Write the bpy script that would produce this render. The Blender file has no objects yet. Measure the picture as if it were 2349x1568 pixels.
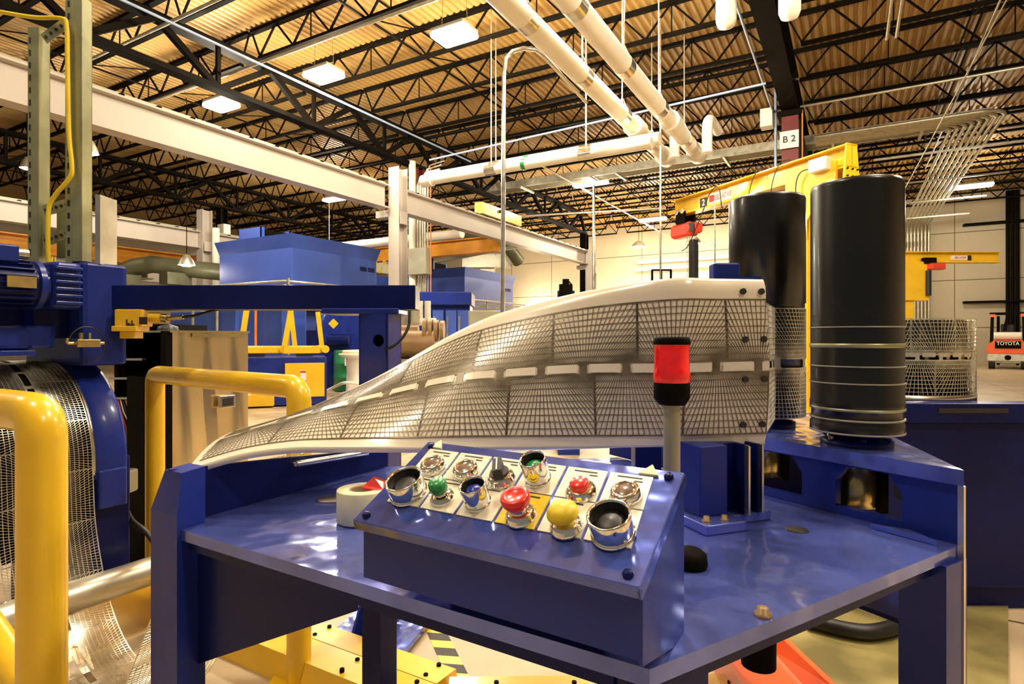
import bpy, math, random
from mathutils import Vector, Matrix
random.seed(7)
# ------------------------------------------------------------------ camera, world, light, exposure
SC = bpy.context.scene
COL = SC.collection
YAW = math.radians(30); F_PX = 1342.0; HZ = 775.0; EYE = 1.2
cam_d = bpy.data.cameras.new('camera'); cam = bpy.data.objects.new('camera', cam_d); COL.objects.link(cam)
cam.location = (0, 0, EYE); cam.rotation_euler = (math.pi/2, 0, YAW)
cam_d.sensor_width = 36; cam_d.lens = 36*F_PX/2349; cam_d.shift_y = -(784-HZ)/2349
cam_d.clip_start = .05; cam_d.clip_end = 200
SC.camera = cam
SC.view_settings.view_transform = 'Standard'; SC.view_settings.look = 'None'
SC.view_settings.gamma = 1; SC.view_settings.use_curve_mapping = False
SC.view_settings.exposure = 0.2
wd = bpy.data.worlds.new('hall_air'); SC.world = wd; wd.use_nodes = True
wd.node_tree.nodes['Background'].inputs[0].default_value = (1, .93, .82, 1)
wd.node_tree.nodes['Background'].inputs[1].default_value = .16
WARM = (1, .86, .62)
def lamp(name, loc, power, size, col=WARM, kind='POINT', rot=None):
    l = bpy.data.lights.new(name, kind); l.energy = power; l.color = col
    if kind == 'POINT': l.shadow_soft_size = size
    else: l.size = size
    o = bpy.data.objects.new(name, l); o.location = loc
    if rot: o.rotation_euler = rot
    COL.objects.link(o); return o
# the hall's high bay fixtures, then two added ones (x, y, z, length, kind); their lights are made here, their housings below
BAYS = [(-6.2,8.65,6.6,.72), (-9.5,8.6,6.6,.72), (-12.8,8.5,6.6,.72), (-2.9,8.6,6.6,.72), (3.6,8.6,6.6,.72),
        (-7.9,19.2,6.55,1.25), (-17.5,16.5,6.6,1.25), (-7.9,26.7,6.6,1.25), (3.8,26.6,6.6,1.25),
        (-2.6,-.6,6.6,.72), (3.6,.2,6.6,.72), (-9,-.6,6.6,.72), (-2.2,3.6,6.6,.72), (1.6,3.4,6.6,.72)]  # last two are added out of view to brighten the table and guide
for x, y, z, L in BAYS:
    lamp('bay_light', (x, y, z-.32), (620 if y > 2 else 260) if y < 10 else 520, .3)

# ------------------------------------------------------------------ helpers
CAMM = Matrix.Rotation(YAW, 4, 'Z')
I4 = Matrix.Identity(4)
def cpx(px, py, d):                      # pixel + forward distance -> camera aligned coords (right, forward, height)
    return Vector(((px-1174.5)/F_PX*d, d, EYE+(HZ-py)/F_PX*d))
def P(px, py, d): return CAMM @ cpx(px, py, d)
def W(v): return CAMM @ Vector(v)
def frame(o, xd, yd, zd, pre=I4):
    m = Matrix.Identity(4)
    for i, a in enumerate((xd, yd, zd, o)):
        for k in range(3): m[k][i] = a[k]
    return pre @ m
class MB:
    def __init__(s, M=None): s.v = []; s.f = []; s.sm = []; s.M = M or I4
    def add(s, vs, fs, smooth=False):
        n = len(s.v); M = s.M
        s.v += [M @ Vector(v) for v in vs]; s.f += [tuple(n+i for i in f) for f in fs]; s.sm += [smooth]*len(fs)
        return s
    def box(s, c, sz, R=None):
        x, y, z = sz[0]/2, sz[1]/2, sz[2]/2
        vs = [Vector((a*x, b*y, d*z)) for d in (-1, 1) for b in (-1, 1) for a in (-1, 1)]
        if R is not None: vs = [R @ v for v in vs]
        c = Vector(c)
        return s.add([v+c for v in vs], [(0,2,3,1), (4,5,7,6), (0,1,5,4), (2,6,7,3), (0,4,6,2), (1,3,7,5)])
    def bb(s, a, b): return s.box([(a[i]+b[i])/2 for i in range(3)], [abs(b[i]-a[i]) for i in range(3)])
    def bbv(s, a, b, r=.01):             # box with chamfered vertical and horizontal edges
        x0, y0, z0 = [min(a[i], b[i]) for i in range(3)]; x1, y1, z1 = [max(a[i], b[i]) for i in range(3)]
        r = min(r, (x1-x0)/2.1, (y1-y0)/2.1, (z1-z0)/2.1)
        def ring(z, i):
            k = r*.293
            X0, X1, Y0, Y1 = x0+i, x1-i, y0+i, y1-i; q = r
            return [(X0+q,Y0,z), (X1-q,Y0,z), (X1-q*.29,Y0+q*.29,z), (X1,Y0+q,z), (X1,Y1-q,z), (X1-q*.29,Y1-q*.29,z), (X1-q,Y1,z), (X0+q,Y1,z), (X0+q*.29,Y1-q*.29,z), (X0,Y1-q,z), (X0,Y0+q,z), (X0+q*.29,Y0+q*.29,z)]
        rs = [ring(z0, r*.6), ring(z0+r*.25, r*.15), ring(z0+r*.6, 0), ring(z1-r*.6, 0), ring(z1-r*.25, r*.15), ring(z1, r*.6)]
        vs = [p for q in rs for p in q]; fs = []
        for k in range(5):
            for i in range(12):
                j = (i+1) % 12; fs.append((k*12+i, k*12+j, k*12+12+j, k*12+12+i))
        fs.append(tuple(reversed(range(12)))); fs.append(tuple(60+i for i in range(12)))
        return s.add(vs, fs)
    def bar(s, a, b, w, h=None, up=(0,0,1)):
        a, b = Vector(a), Vector(b); h = h or w
        d = (b-a); L = d.length
        if L < 1e-6: return s
        d /= L; up = Vector(up)
        if abs(d.dot(up)) > .98: up = Vector((0,1,0)) if abs(d.y) < .9 else Vector((1,0,0))
        x = d.cross(up).normalized(); z = x.cross(d)
        vs = []
        for p in (a, b):
            for i, j in ((-1,-1), (1,-1), (1,1), (-1,1)): vs.append(p+x*(i*w/2)+z*(j*h/2))
        return s.add(vs, [(0,1,2,3), (7,6,5,4), (0,4,5,1), (1,5,6,2), (2,6,7,3), (3,7,4,0)])
    def cyl(s, a, b, r, seg=16, r2=None, cap=True):
        a, b = Vector(a), Vector(b); d = (b-a).normalized(); r2 = r if r2 is None else r2
        up = Vector((0,0,1)) if abs(d.z) < .95 else Vector((1,0,0))
        x = d.cross(up).normalized(); y = d.cross(x)
        vs = []
        for p, q in ((a, r), (b, r2)):
            for i in range(seg):
                t = 2*math.pi*i/seg; vs.append(p+x*(q*math.cos(t))+y*(q*math.sin(t)))
        s.add(vs, [(i, (i+1) % seg, seg+(i+1) % seg, seg+i) for i in range(seg)], True)
        if cap: s.add(vs[:seg], [tuple(reversed(range(seg)))]); s.add(vs[seg:], [tuple(range(seg))])
        return s
    def lathe(s, prof, c=(0,0,0), seg=32, a0=0, a1=2*math.pi, ax=None):   # prof [(r,z)], about local z (or frame ax)
        full = abs(a1-a0-2*math.pi) < 1e-6; n = seg if full else seg+1
        ax = ax or I4; c = Vector(c); vs = []
        for r, z in prof:
            for i in range(n):
                t = a0+(a1-a0)*i/seg; vs.append(c+(ax @ Vector((r*math.cos(t), r*math.sin(t), z))))
        fs = []
        for k in range(len(prof)-1):
            for i in range(seg):
                j = (i+1) % n; fs.append((k*n+i, k*n+j, (k+1)*n+j, (k+1)*n+i))
        return s.add(vs, fs, True)
    def tube(s, pts, r, seg=8, cap=True):
        pts = [Vector(p) for p in pts]; n = len(pts); vs = []; up = None
        for i, p in enumerate(pts):
            d = (pts[min(i+1, n-1)]-pts[max(i-1, 0)]).normalized()
            if up is None: up = Vector((0,0,1)) if abs(d.z) < .9 else Vector((1,0,0))
            x = d.cross(up)
            if x.length < 1e-4: x = d.cross(Vector((.3,.8,.1)))
            x.normalize(); y = x.cross(d).normalized(); up = y
            for k in range(seg):
                t = 2*math.pi*k/seg; vs.append(p+x*(r*math.cos(t))+y*(r*math.sin(t)))
        fs = [(i*seg+k, i*seg+(k+1) % seg, (i+1)*seg+(k+1) % seg, (i+1)*seg+k) for i in range(n-1) for k in range(seg)]
        s.add(vs, fs, True)
        if cap: s.add(vs[:seg], [tuple(reversed(range(seg)))]); s.add(vs[-seg:], [tuple(range(seg))])
        return s
    def prism(s, poly, z0, z1, ax=None):                  # poly (x,y) extruded in z of frame ax
        n = len(poly); ax = ax or I4
        vs = [ax @ Vector((p[0], p[1], z0)) for p in poly]+[ax @ Vector((p[0], p[1], z1)) for p in poly]
        ar = sum(poly[i][0]*poly[(i+1) % n][1]-poly[(i+1) % n][0]*poly[i][1] for i in range(n))
        fs = [(i, (i+1) % n, n+(i+1) % n, n+i) for i in range(n)]+[tuple(reversed(range(n))), tuple(range(n, 2*n))]
        if ar < 0: fs = [tuple(reversed(f)) for f in fs]
        return s.add(vs, fs)
    def build(s, name, mat, parent=None, **kw):
        me = bpy.data.meshes.new(name)
        inv = I4
        if parent is not None:
            m = I4; p = parent
            while p is not None: m = p.matrix_basis @ m; p = p.parent
            inv = m.inverted()
        me.from_pydata([inv @ v for v in s.v], [], s.f)
        me.polygons.foreach_set('use_smooth', s.sm)
        me.materials.append(mat); me.update()
        o = bpy.data.objects.new(name, me); COL.objects.link(o)
        if parent is not None: o.parent = parent
        for k, v in kw.items(): o[k] = v
        return o
def smooth_path(pts, n=6):
    pts = [Vector(p) for p in pts]; out = []
    for i in range(len(pts)-1):
        p0 = pts[max(i-1, 0)]; p1 = pts[i]; p2 = pts[i+1]; p3 = pts[min(i+2, len(pts)-1)]
        for k in range(n):
            t = k/n
            out.append(.5*((2*p1)+(p2-p0)*t+(2*p0-5*p1+4*p2-p3)*t*t+(3*p1-p0-3*p2+p3)*t**3))
    return out+[pts[-1]]
def thing(name, label, cat, loc=(0,0,0), group=None):
    o = bpy.data.objects.new(name, None); COL.objects.link(o); o.location = loc; o.empty_display_size = .1
    o['label'] = label; o['category'] = cat
    if group: o['group'] = group
    o.matrix_basis = Matrix.Translation(loc)
    return o
def tag(o, label, cat, group=None, kind=None):
    o['label'] = label; o['category'] = cat
    if group: o['group'] = group
    if kind: o['kind'] = kind
    return o
def copy_tree(o, parent=None):
    c = o.copy(); COL.objects.link(c); c.parent = parent
    for ch in list(KIDS.get(o.name, o.children)): copy_tree(ch, c)
    return c
KIDS = {}
def rename_first(o): return o
def text(s, size, mat, parent, M, name='lettering', ext=.0006, sx=1.0, align='CENTER'):
    c = bpy.data.curves.new(name, 'FONT'); c.body = s; c.size = size; c.extrude = ext; c.offset = size*.014
    c.align_x = align; c.align_y = 'CENTER'; c.materials.append(mat); c.resolution_u = 3
    tmp = bpy.data.objects.new(name+'_curve', c); COL.objects.link(tmp); bpy.context.view_layer.update()
    me = bpy.data.meshes.new_from_object(tmp.evaluated_get(bpy.context.evaluated_depsgraph_get())); me.name = name
    bpy.data.objects.remove(tmp); o = bpy.data.objects.new(name, me); COL.objects.link(o)
    m = M @ Matrix.Diagonal((sx, 1, 1, 1))
    if parent is not None:
        q = I4; p = parent
        while p is not None: q = p.matrix_basis @ q; p = p.parent
        o.parent = parent; o.matrix_basis = q.inverted() @ m
    else: o.matrix_basis = m
    return o
# ------------------------------------------------------------------ materials
MT = {}
def mat(name, col, rough=.5, metal=0, var=.12, scale=6, bump=0, bscale=40, coat=0, emit=None, estr=0, trans=0, rvar=.1, spec=.5, bdist=.01):
    m = bpy.data.materials.new(name); m.use_nodes = True; nt = m.node_tree; N = nt.nodes; Lk = nt.links
    b = N['Principled BSDF']
    tc = N.new('ShaderNodeTexCoord'); no = N.new('ShaderNodeTexNoise'); no.inputs['Scale'].default_value = scale
    no.inputs['Detail'].default_value = 4
    Lk.new(tc.outputs['Object'], no.inputs['Vector'])
    r = N.new('ShaderNodeValToRGB'); Lk.new(no.outputs['Fac'], r.inputs['Fac'])
    c1 = [max(0, c*(1-var)) for c in col]; c2 = [min(1, c*(1+var)) for c in col]
    r.color_ramp.elements[0].color = (*c1, 1); r.color_ramp.elements[1].color = (*c2, 1)
    r.color_ramp.elements[0].position = .35; r.color_ramp.elements[1].position = .65
    Lk.new(r.outputs['Color'], b.inputs['Base Color'])
    mr = N.new('ShaderNodeMapRange'); Lk.new(no.outputs['Fac'], mr.inputs['Value'])
    mr.inputs['To Min'].default_value = max(.02, rough-rvar); mr.inputs['To Max'].default_value = min(1, rough+rvar)
    Lk.new(mr.outputs['Result'], b.inputs['Roughness'])
    b.inputs['Metallic'].default_value = metal; b.inputs['Coat Weight'].default_value = coat
    b.inputs['Coat Roughness'].default_value = .08; b.inputs['Specular IOR Level'].default_value = spec
    if trans: b.inputs['Transmission Weight'].default_value = trans
    if emit: b.inputs['Emission Color'].default_value = (*emit, 1); b.inputs['Emission Strength'].default_value = estr
    if bump:
        n2 = N.new('ShaderNodeTexNoise'); n2.inputs['Scale'].default_value = bscale; n2.inputs['Detail'].default_value = 2
        Lk.new(tc.outputs['Object'], n2.inputs['Vector'])
        bp = N.new('ShaderNodeBump'); bp.inputs['Strength'].default_value = bump; bp.inputs['Distance'].default_value = bdist
        Lk.new(n2.outputs['Fac'], bp.inputs['Height']); Lk.new(bp.outputs['Normal'], b.inputs['Normal'])
        if coat: Lk.new(bp.outputs['Normal'], b.inputs['Coat Normal'])
    MT[name] = m
    return m
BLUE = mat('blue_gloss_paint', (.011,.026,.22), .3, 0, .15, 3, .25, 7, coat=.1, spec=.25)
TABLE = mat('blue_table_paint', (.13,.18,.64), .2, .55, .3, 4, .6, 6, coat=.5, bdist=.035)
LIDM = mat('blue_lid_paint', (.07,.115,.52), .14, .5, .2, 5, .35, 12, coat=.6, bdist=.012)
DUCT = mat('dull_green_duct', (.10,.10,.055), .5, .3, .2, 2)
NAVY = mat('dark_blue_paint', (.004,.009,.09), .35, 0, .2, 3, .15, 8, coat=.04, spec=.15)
ENCL = mat('bright_blue_sheet', (.04,.09,.42), .4, 0, .12, .8, .05, 3)
YEL = mat('yellow_enamel', (.85,.53,.015), .3, 0, .06, 4, .05, 12, coat=.4)
YELD = mat('ochre_crane_paint', (.75,.33,.02), .45, 0, .1, 3)
BLK = mat('black_steel_paint', (.005,.0035,.002), .7, 0, .3, 3, spec=.06)
RUB = mat('black_rubber', (.008,.008,.008), .45, 0, .2, 20)
DECK = mat('ribbed_deck_tan', (.43,.26,.08), .5, .1, .18, .6, 0)
WHT = mat('white_pipe_jacket', (.82,.77,.66), .45, 0, .05, 3)
BEAM = mat('off_white_beam_paint', (.46,.41,.36), .45, 0, .05, 1)
GALV = mat('galvanised_steel', (.55,.52,.42), .35, .75, .15, 8)
STEEL = mat('bright_steel', (.72,.68,.58), .22, .95, .12, 12)
OLIV = mat('olive_strut_metal', (.36,.36,.20), .38, .55, .15, 8)
STAIN = mat('stainless_sheet', (.80,.66,.40), .22, .9, .08, 1.2)
LEAD = mat('bright_lead_alloy', (.80,.76,.62), .3, .8, .12, 30)
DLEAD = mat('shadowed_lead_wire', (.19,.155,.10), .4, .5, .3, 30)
CREAM = mat('cream_plastic_guide', (.88,.80,.62), .22, 0, .04, 4, coat=.3)
WALLM = None
RED = mat('red_plastic', (.72,.02,.012), .3, 0, .12, 20, coat=.3)
REDM = mat('red_hoist_paint', (.70,.05,.02), .35, 0, .1, 6, coat=.3)
MAROON = mat('dark_red_column_paint', (.14,.012,.01), .5, 0, .15, 4)
ORNG = mat('orange_paint', (.85,.12,.02), .35, 0, .08, 3, coat=.3)
GREEN = mat('green_plastic', (.01,.22,.05), .3, 0, .2, 30, coat=.3)
GDRUM = mat('green_drum_paint', (.015,.22,.09), .4, 0, .12, 3)
CHROME = mat('chrome', (.85,.84,.80), .1, 1, .06, 40)
DIAL = mat('dark_indicator_lens', (.18,.12,.09), .2, 0, .3, 60, coat=.4)
LEGEND = mat('ivory_legend_plate', (.74,.70,.53), .4, .1, .08, 60)
YLEG = mat('yellow_legend_plate', (.75,.55,.02), .4, 0, .08, 40)
INK = mat('black_ink', (.02,.016,.012), .6, 0, .2, 50)
REDINK = mat('red_ink', (.5,.02,.01), .6, 0, .1, 50)
PAPER = mat('white_sticker', (.85,.82,.76), .5, 0, .03, 20)
TAPE = mat('cream_masking_tape', (.80,.74,.45), .6, 0, .05, 30)
BROWN = mat('brown_cast_metal', (.30,.19,.09), .45, .3, .25, 3, .1, 6)
GREY = mat('grey_box_paint', (.35,.33,.24), .45, .1, .08, 3)
GOLD = mat('brass_cage_metal', (.55,.42,.16), .25, .85, .3, 14)
MAT_O = mat('olive_floor_plate', (.30,.25,.09), .4, .25, .4, 3.5, .2, 5)
BLACKROLL = mat('polished_black_roller', (.004,.0035,.003), .3, 0, .3, 4, coat=.15)
AMBER = mat('yellow_cable_jacket', (.85,.62,.02), .4, 0, .05, 10)
ORC = mat('orange_conduit', (.8,.2,.03), .5, 0, .1, 5)
SKYC = mat('pale_blue_painted_pipe', (.32,.42,.62), .4, .2, .1, 5)
LENS = mat('lit_white_lens', (1,1,1), .4, emit=(1,.93,.98), estr=26)
LENSB = mat('lit_violet_edge', (.5,.5,1), .4, emit=(.45,.42,1), estr=3)
REDL = mat('red_beacon_lens', (.80,.006,.01), .12, 0, .3, 25, coat=.6, emit=(1,.01,.01), estr=.12)
# back wall: pale precast panels with joints
def wall_mat(name, col, jx, jz):
    m = mat(name, col, .7, 0, .06, .35); nt = m.node_tree; N = nt.nodes; Lk = nt.links; b = N['Principled BSDF']
    tc = N.new('ShaderNodeTexCoord'); sp = N.new('ShaderNodeSeparateXYZ'); Lk.new(tc.outputs['Object'], sp.inputs[0])
    outs = []
    for ax, step, off, wdt in ((0, jx, 100.3, .03), (2, jz, 99.4, .035)):
        a = N.new('ShaderNodeMath'); a.operation = 'ADD'; a.inputs[1].default_value = off; Lk.new(sp.outputs[ax], a.inputs[0])
        mo = N.new('ShaderNodeMath'); mo.operation = 'MODULO'; mo.inputs[1].default_value = step; Lk.new(a.outputs[0], mo.inputs[0])
        lt = N.new('ShaderNodeMath'); lt.operation = 'LESS_THAN'; lt.inputs[1].default_value = wdt; Lk.new(mo.outputs[0], lt.inputs[0]); outs.append(lt)
    mx = N.new('ShaderNodeMath'); mx.operation = 'MAXIMUM'; Lk.new(outs[0].outputs[0], mx.inputs[0]); Lk.new(outs[1].outputs[0], mx.inputs[1])
    mix = N.new('ShaderNodeMix'); mix.data_type = 'RGBA'; Lk.new(mx.outputs[0], mix.inputs['Factor'])
    src = b.inputs['Base Color'].links[0].from_socket; Lk.new(src, mix.inputs[6]); mix.inputs[7].default_value = (.12,.09,.05,1)
    Lk.new(mix.outputs[2], b.inputs['Base Color']); return m
WALLM = wall_mat('pale_wall_panels', (.56,.48,.34), 2.9, 2.15)
# concrete floor: stained, with saw joints
def floor_mat():
    m = mat('stained_concrete', (.50,.39,.24), .42, 0, .22, 1.6, .12, 26); nt = m.node_tree; N = nt.nodes; Lk = nt.links; b = N['Principled BSDF']
    tc = N.new('ShaderNodeTexCoord'); sp = N.new('ShaderNodeSeparateXYZ'); Lk.new(tc.outputs['Object'], sp.inputs[0]); outs = []
    for ax in (0, 1):
        a = N.new('ShaderNodeMath'); a.operation = 'ADD'; a.inputs[1].default_value = 101.2; Lk.new(sp.outputs[ax], a.inputs[0])
        mo = N.new('ShaderNodeMath'); mo.operation = 'MODULO'; mo.inputs[1].default_value = 3.6; Lk.new(a.outputs[0], mo.inputs[0])
        lt = N.new('ShaderNodeMath'); lt.operation = 'LESS_THAN'; lt.inputs[1].default_value = .018; Lk.new(mo.outputs[0], lt.inputs[0]); outs.append(lt)
    mx = N.new('ShaderNodeMath'); mx.operation = 'MAXIMUM'; Lk.new(outs[0].outputs[0], mx.inputs[0]); Lk.new(outs[1].outputs[0], mx.inputs[1])
    vo = N.new('ShaderNodeTexVoronoi'); vo.inputs['Scale'].default_value = 9; Lk.new(tc.outputs['Object'], vo.inputs['Vector'])
    l2 = N.new('ShaderNodeMath'); l2.operation = 'LESS_THAN'; l2.inputs[1].default_value = .11; Lk.new(vo.outputs['Distance'], l2.inputs[0])
    n3 = N.new('ShaderNodeTexNoise'); n3.inputs['Scale'].default_value = 1.3; Lk.new(tc.outputs['Object'], n3.inputs['Vector'])
    g3 = N.new('ShaderNodeMath'); g3.operation = 'GREATER_THAN'; g3.inputs[1].default_value = .55; Lk.new(n3.outputs['Fac'], g3.inputs[0])
    m3 = N.new('ShaderNodeMath'); m3.operation = 'MULTIPLY'; Lk.new(l2.outputs[0], m3.inputs[0]); Lk.new(g3.outputs[0], m3.inputs[1])
    m4 = N.new('ShaderNodeMath'); m4.operation = 'MULTIPLY'; m4.inputs[1].default_value = .6; Lk.new(m3.outputs[0], m4.inputs[0])
    mm = N.new('ShaderNodeMath'); mm.operation = 'MAXIMUM'; Lk.new(mx.outputs[0], mm.inputs[0]); Lk.new(m4.outputs[0], mm.inputs[1])
    mix = N.new('ShaderNodeMix'); mix.data_type = 'RGBA'; Lk.new(mm.outputs[0], mix.inputs['Factor'])
    src = b.inputs['Base Color'].links[0].from_socket; Lk.new(src, mix.inputs[6]); mix.inputs[7].default_value = (.10,.07,.035,1)
    Lk.new(mix.outputs[2], b.inputs['Base Color']); return m
FLOOR = floor_mat()
# ------------------------------------------------------------------ the hall
def struct(mb, name, m):
    o = mb.build(name, m); o['kind'] = 'structure'; return o
XL, XR, YN, YF, ZC = -40, 15, -5, 33, 7.75
struct(MB().bb((XL, YN, -.2), (XR, YF+.3, 0)), 'floor', FLOOR)
mb = MB(); x = XL; rib = .16                                           # ribbed steel roof deck, ribs along Y
while x < XR:
    prof = [(0, 0), (.055, 0), (.08, .05), (.135, .05), (.16, 0)]
    for (a, za), (b, zb) in zip(prof, prof[1:]):
        mb.add([(x+a, YN, ZC+za), (x+b, YN, ZC+zb), (x+b, YF, ZC+zb), (x+a, YF, ZC+za)], [(0, 3, 2, 1)])
    x += rib
mb.bb((XL, YN, ZC+.06), (XR, YF, ZC+.2))
struct(mb, 'ceiling', DECK)
struct(MB().bb((XL, YF, 0), (XR, YF+.3, ZC+.2)), 'wall_back', WALLM)
struct(MB().bb((XL-.3, YN, 0), (XL, YF+.3, ZC+.2)), 'wall_left', WALLM)
struct(MB().bb((XR, YN, 0), (XR+.3, YF+.3, ZC+.2)), 'wall_right', WALLM)
# roof joists (one object per joist and bay)
def joist_mesh(L=9.86, d=.62):
    m = MB(); m.bb((0, -.06, -.07), (L, .06, 0)); m.bb((.25, -.05, -d-.06), (L-.25, .05, -d))
    n = 9; st = (L-.5)/n
    for i in range(n):
        xa = .25+st*i; m.bar((xa, 0, -d), (xa+st/2, 0, -.03), .034, .034); m.bar((xa+st/2, 0, -.03), (xa+st, 0, -d), .034, .034)
        if i % 2: m.bar((xa+st/2, 0, -.03), (xa+st/2, 0, -d), .02, .02)
    m.bar((0, 0, -.04), (.27, 0, -d), .03); m.bar((L, 0, -.04), (L-.27, 0, -d), .03)
    return m
GX = [-31.0, -21.05, -11.1, -1.15, 8.8]
JLAB = {-31.0: 'black open web roof joist in the dark bay left of the far crane runway', -21.05: 'black open web roof joist in the bay between the two crane runways', -11.1: 'black open web roof joist in the middle bay above the white pipes', -1.15: 'black open web roof joist right of the red column and overhead girder'}
j0 = None
for bx in GX[:-1]:
    for k in range(18):
        y = 3.0+1.68*k
        if j0 is None:
            j0 = joist_mesh().build('roof_joist', BLK); o = j0
        else: o = j0.copy(); COL.objects.link(o)
        o.location = (bx+.05, y, ZC); tag(o, JLAB[bx], 'joist', 'open web roof joists')
# far left and far right short bays
for k in range(18):
    o = j0.copy(); COL.objects.link(o); o.location = (8.85, 3.0+1.68*k, ZC); o.scale = (.6, 1, 1); tag(o, 'short black open web roof joist at the far right of the roof', 'joist', 'open web roof joists')
# bridging lines under the deck (thin rods along Y)
b0 = None
for x in [-28, -24.5, -17.8, -14.4, -7.8, -4.4, 2.1, 5.4]:
    m = MB(); m.bar((0, 2.8, 0), (0, 31.7, 0), .035); m.bar((.0, 2.8, .5), (.0, 31.7, .5), .03)
    for k in range(17): m.bar((0, 3.0+1.68*k, 0), (0, 4.68+1.68*k, .5), .022)
    if b0 is None: b0 = m.build('joist_bridging', BLK); o = b0
    else: o = b0.copy(); COL.objects.link(o)
    o.location = (x, 0, ZC-.6); tag(o, 'dark bridging running across the joists, '+{-28:'far left bay, left line', -24.5:'far left bay, right line', -17.8:'bay between the crane runways, left line', -14.4:'bay between the crane runways, right line', -7.8:'middle bay, left of the white pipes', -4.4:'middle bay, beside the white pipes', 2.1:'just right of the red column', 5.4:'above the sloping conduits'}[x], 'bridging', 'joist bridging')
# deep girder trusses along Y
def truss_mesh():
    m = MB(); zt, zb = 7.17, 6.2
    m.bb((-.16, 1.2, zt-.1), (.16, 26.3, zt)); m.bb((-.13, 1.2, zb), (.13, 26.3, zb+.1)); m.bar((0, 24.45, zb+.05), (0, 25.7, zt-.05), .11, .12); m.bar((0, 25.7, zt-.05), (0, 26.3, zb+.05), .11, .12)
    for k in range(9):
        yb = 2.4+2.45*k; yt = yb+1.22
        m.bar((0, yb, zb+.05), (0, yt, zt-.05), .11, .12); m.bar((0, yt, zt-.05), (0, yb+2.45, zb+.05), .11, .12)
        m.bar((0, yb, zb+.05), (0, yb, zt-.05), .07, .08)
    return m
truss_lab = {-31.0: 'black deep girder truss farthest to the left under the roof', -21.05: 'black deep girder truss above the far white crane runway',
             -11.1: 'black deep girder truss crossing the upper left above the white crane runway'}
t0 = None
for gx, lb in truss_lab.items():
    if t0 is None: t0 = truss_mesh().build('girder_truss', BLK); o = t0
    else: o = t0.copy(); COL.objects.link(o)
    o.location = (gx, 0, 0); tag(o, lb, 'truss')
def ibeam(m, a, b, w, h, t=.02, up=(0,0,1)):               # a,b = centre of bottom face
    a, b, u = Vector(a), Vector(b), Vector(up)
    m.bar(a+u*t/2, b+u*t/2, w, t, up); m.bar(a+u*(h-t/2), b+u*(h-t/2), w, t, up); m.bar(a+u*h/2, b+u*h/2, t, h-2*t+.002, up)
m = MB(); ibeam(m, (-1.15, -4, 6.25), (-1.15, 14.4, 6.25), .34, .75, .035)
tag(m.build('roof_girder', BLK), 'dark rolled steel girder running overhead to the red column', 'girder')
m = MB(); ibeam(m, (-1.15, 14.6, 6.25), (-1.15, 32.9, 6.25), .3, .75, .035)
tag(m.build('roof_girder', BLK), 'dark rolled steel girder continuing beyond the red column to the back wall', 'girder')
m = MB(); ibeam(m, (8.8, -4, 6.25), (8.8, 32.9, 6.25), .3, .75, .035)
tag(m.build('roof_girder', BLK), 'dark rolled steel girder over the right side of the hall', 'girder')
for xx, yy, lb in ((-2.3, 6.5, 'dark diagonal roof brace left of the overhead girder'), (.1, 6.6, 'dark diagonal roof brace right of the overhead girder')):
    m = MB(); m.bar((xx, yy-.2, 7.6), (-1.15+(.1 if xx > -1 else -.1), 7.6, 6.3), .09, .09); tag(m.build('roof_brace', BLK), lb, 'brace')
# building columns
def hcol(m, x, y, z0, z1, s, t=.02):
    m.bb((x-s/2, y-s/2, z0), (x+s/2, y-s/2+t, z1)); m.bb((x-s/2, y+s/2-t, z0), (x+s/2, y+s/2, z1)); m.bb((x-t/2, y-s/2+t, z0), (x+t/2, y+s/2-t, z1))
c = thing('building_column', 'dark red steel column with a B 2 sign behind the yellow jib crane', 'column', (-1.15, 14.5, 0))
m = MB(); hcol(m, -1.15, 14.5, 0, 6.25, .34, .03); m.build('shaft', MAROON, c)
MB().bb((-1.4, 14.27, 6.25-.12), (-.9, 14.73, 6.25)).build('cap_plate', BLK, c)
pl = MB().bb((-1.35, 14.26, 4.98+.42), (-.97, 14.29, 5.78)).build('number_sign', PAPER, c, label='white sign lettered B 2')
sgn = frame((-1.16, 14.25, 5.59), (1,0,0), (0,0,1), (0,-1,0)); text('B 2', .2, INK, pl, sgn)
MB().cyl((-1.45, 14.4, 0), (-1.45, 14.4, 6.9), .03, 8).build('conduit', SKYC, c)
MB().cyl((-.9, 14.3, 0), (-.9, 14.3, 6.2), .015, 8).build('sprinkler_drop', ORC, c)
MB().bb((-1.75, 14.2, 5.95), (-1.5, 14.5, 6.35)).build('speaker_horn', WHT, c)
c = thing('building_column', 'dark column with grey conduits and a junction box beside the white crane column', 'column', (-11.1, 13.6, 0))
m = MB(); hcol(m, -11.1, 13.6, 0, 6.2, .32, .03); m.build('shaft', MAROON, c)
cm = MB(); 
for i, (dx, r) in enumerate([(.22,.05), (.33,.03), (.42,.03), (.5,.03), (.6,.02)]):
    m = MB(); m.tube([(-11.1+dx, 13.35, 0), (-11.1+dx, 13.35, 5.6+.1*i), (-11.1+dx+.08, 13.35, 5.75+.1*i), (-11.1+dx+.6, 13.35, 5.8+.1*i)], r, 8); m.build('conduit', GALV, c)
m = MB(); m.cyl((-10.95, 13.2, 1.3), (-10.95, 13.2, 6.3), .1, 14); m.build('riser_pipe', WHT, c)
MB().bbv((-10.95, 13.0, 3.0), (-10.3, 13.28, 3.75), .02).build('junction_box', GREY, c)
MB().tube([(-10.28, 13.2, 1.2), (-10.28, 13.2, 6.0), (-10.1, 13.2, 6.05)], .018, 6).build('fire_pipe', ORC, c)
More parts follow.
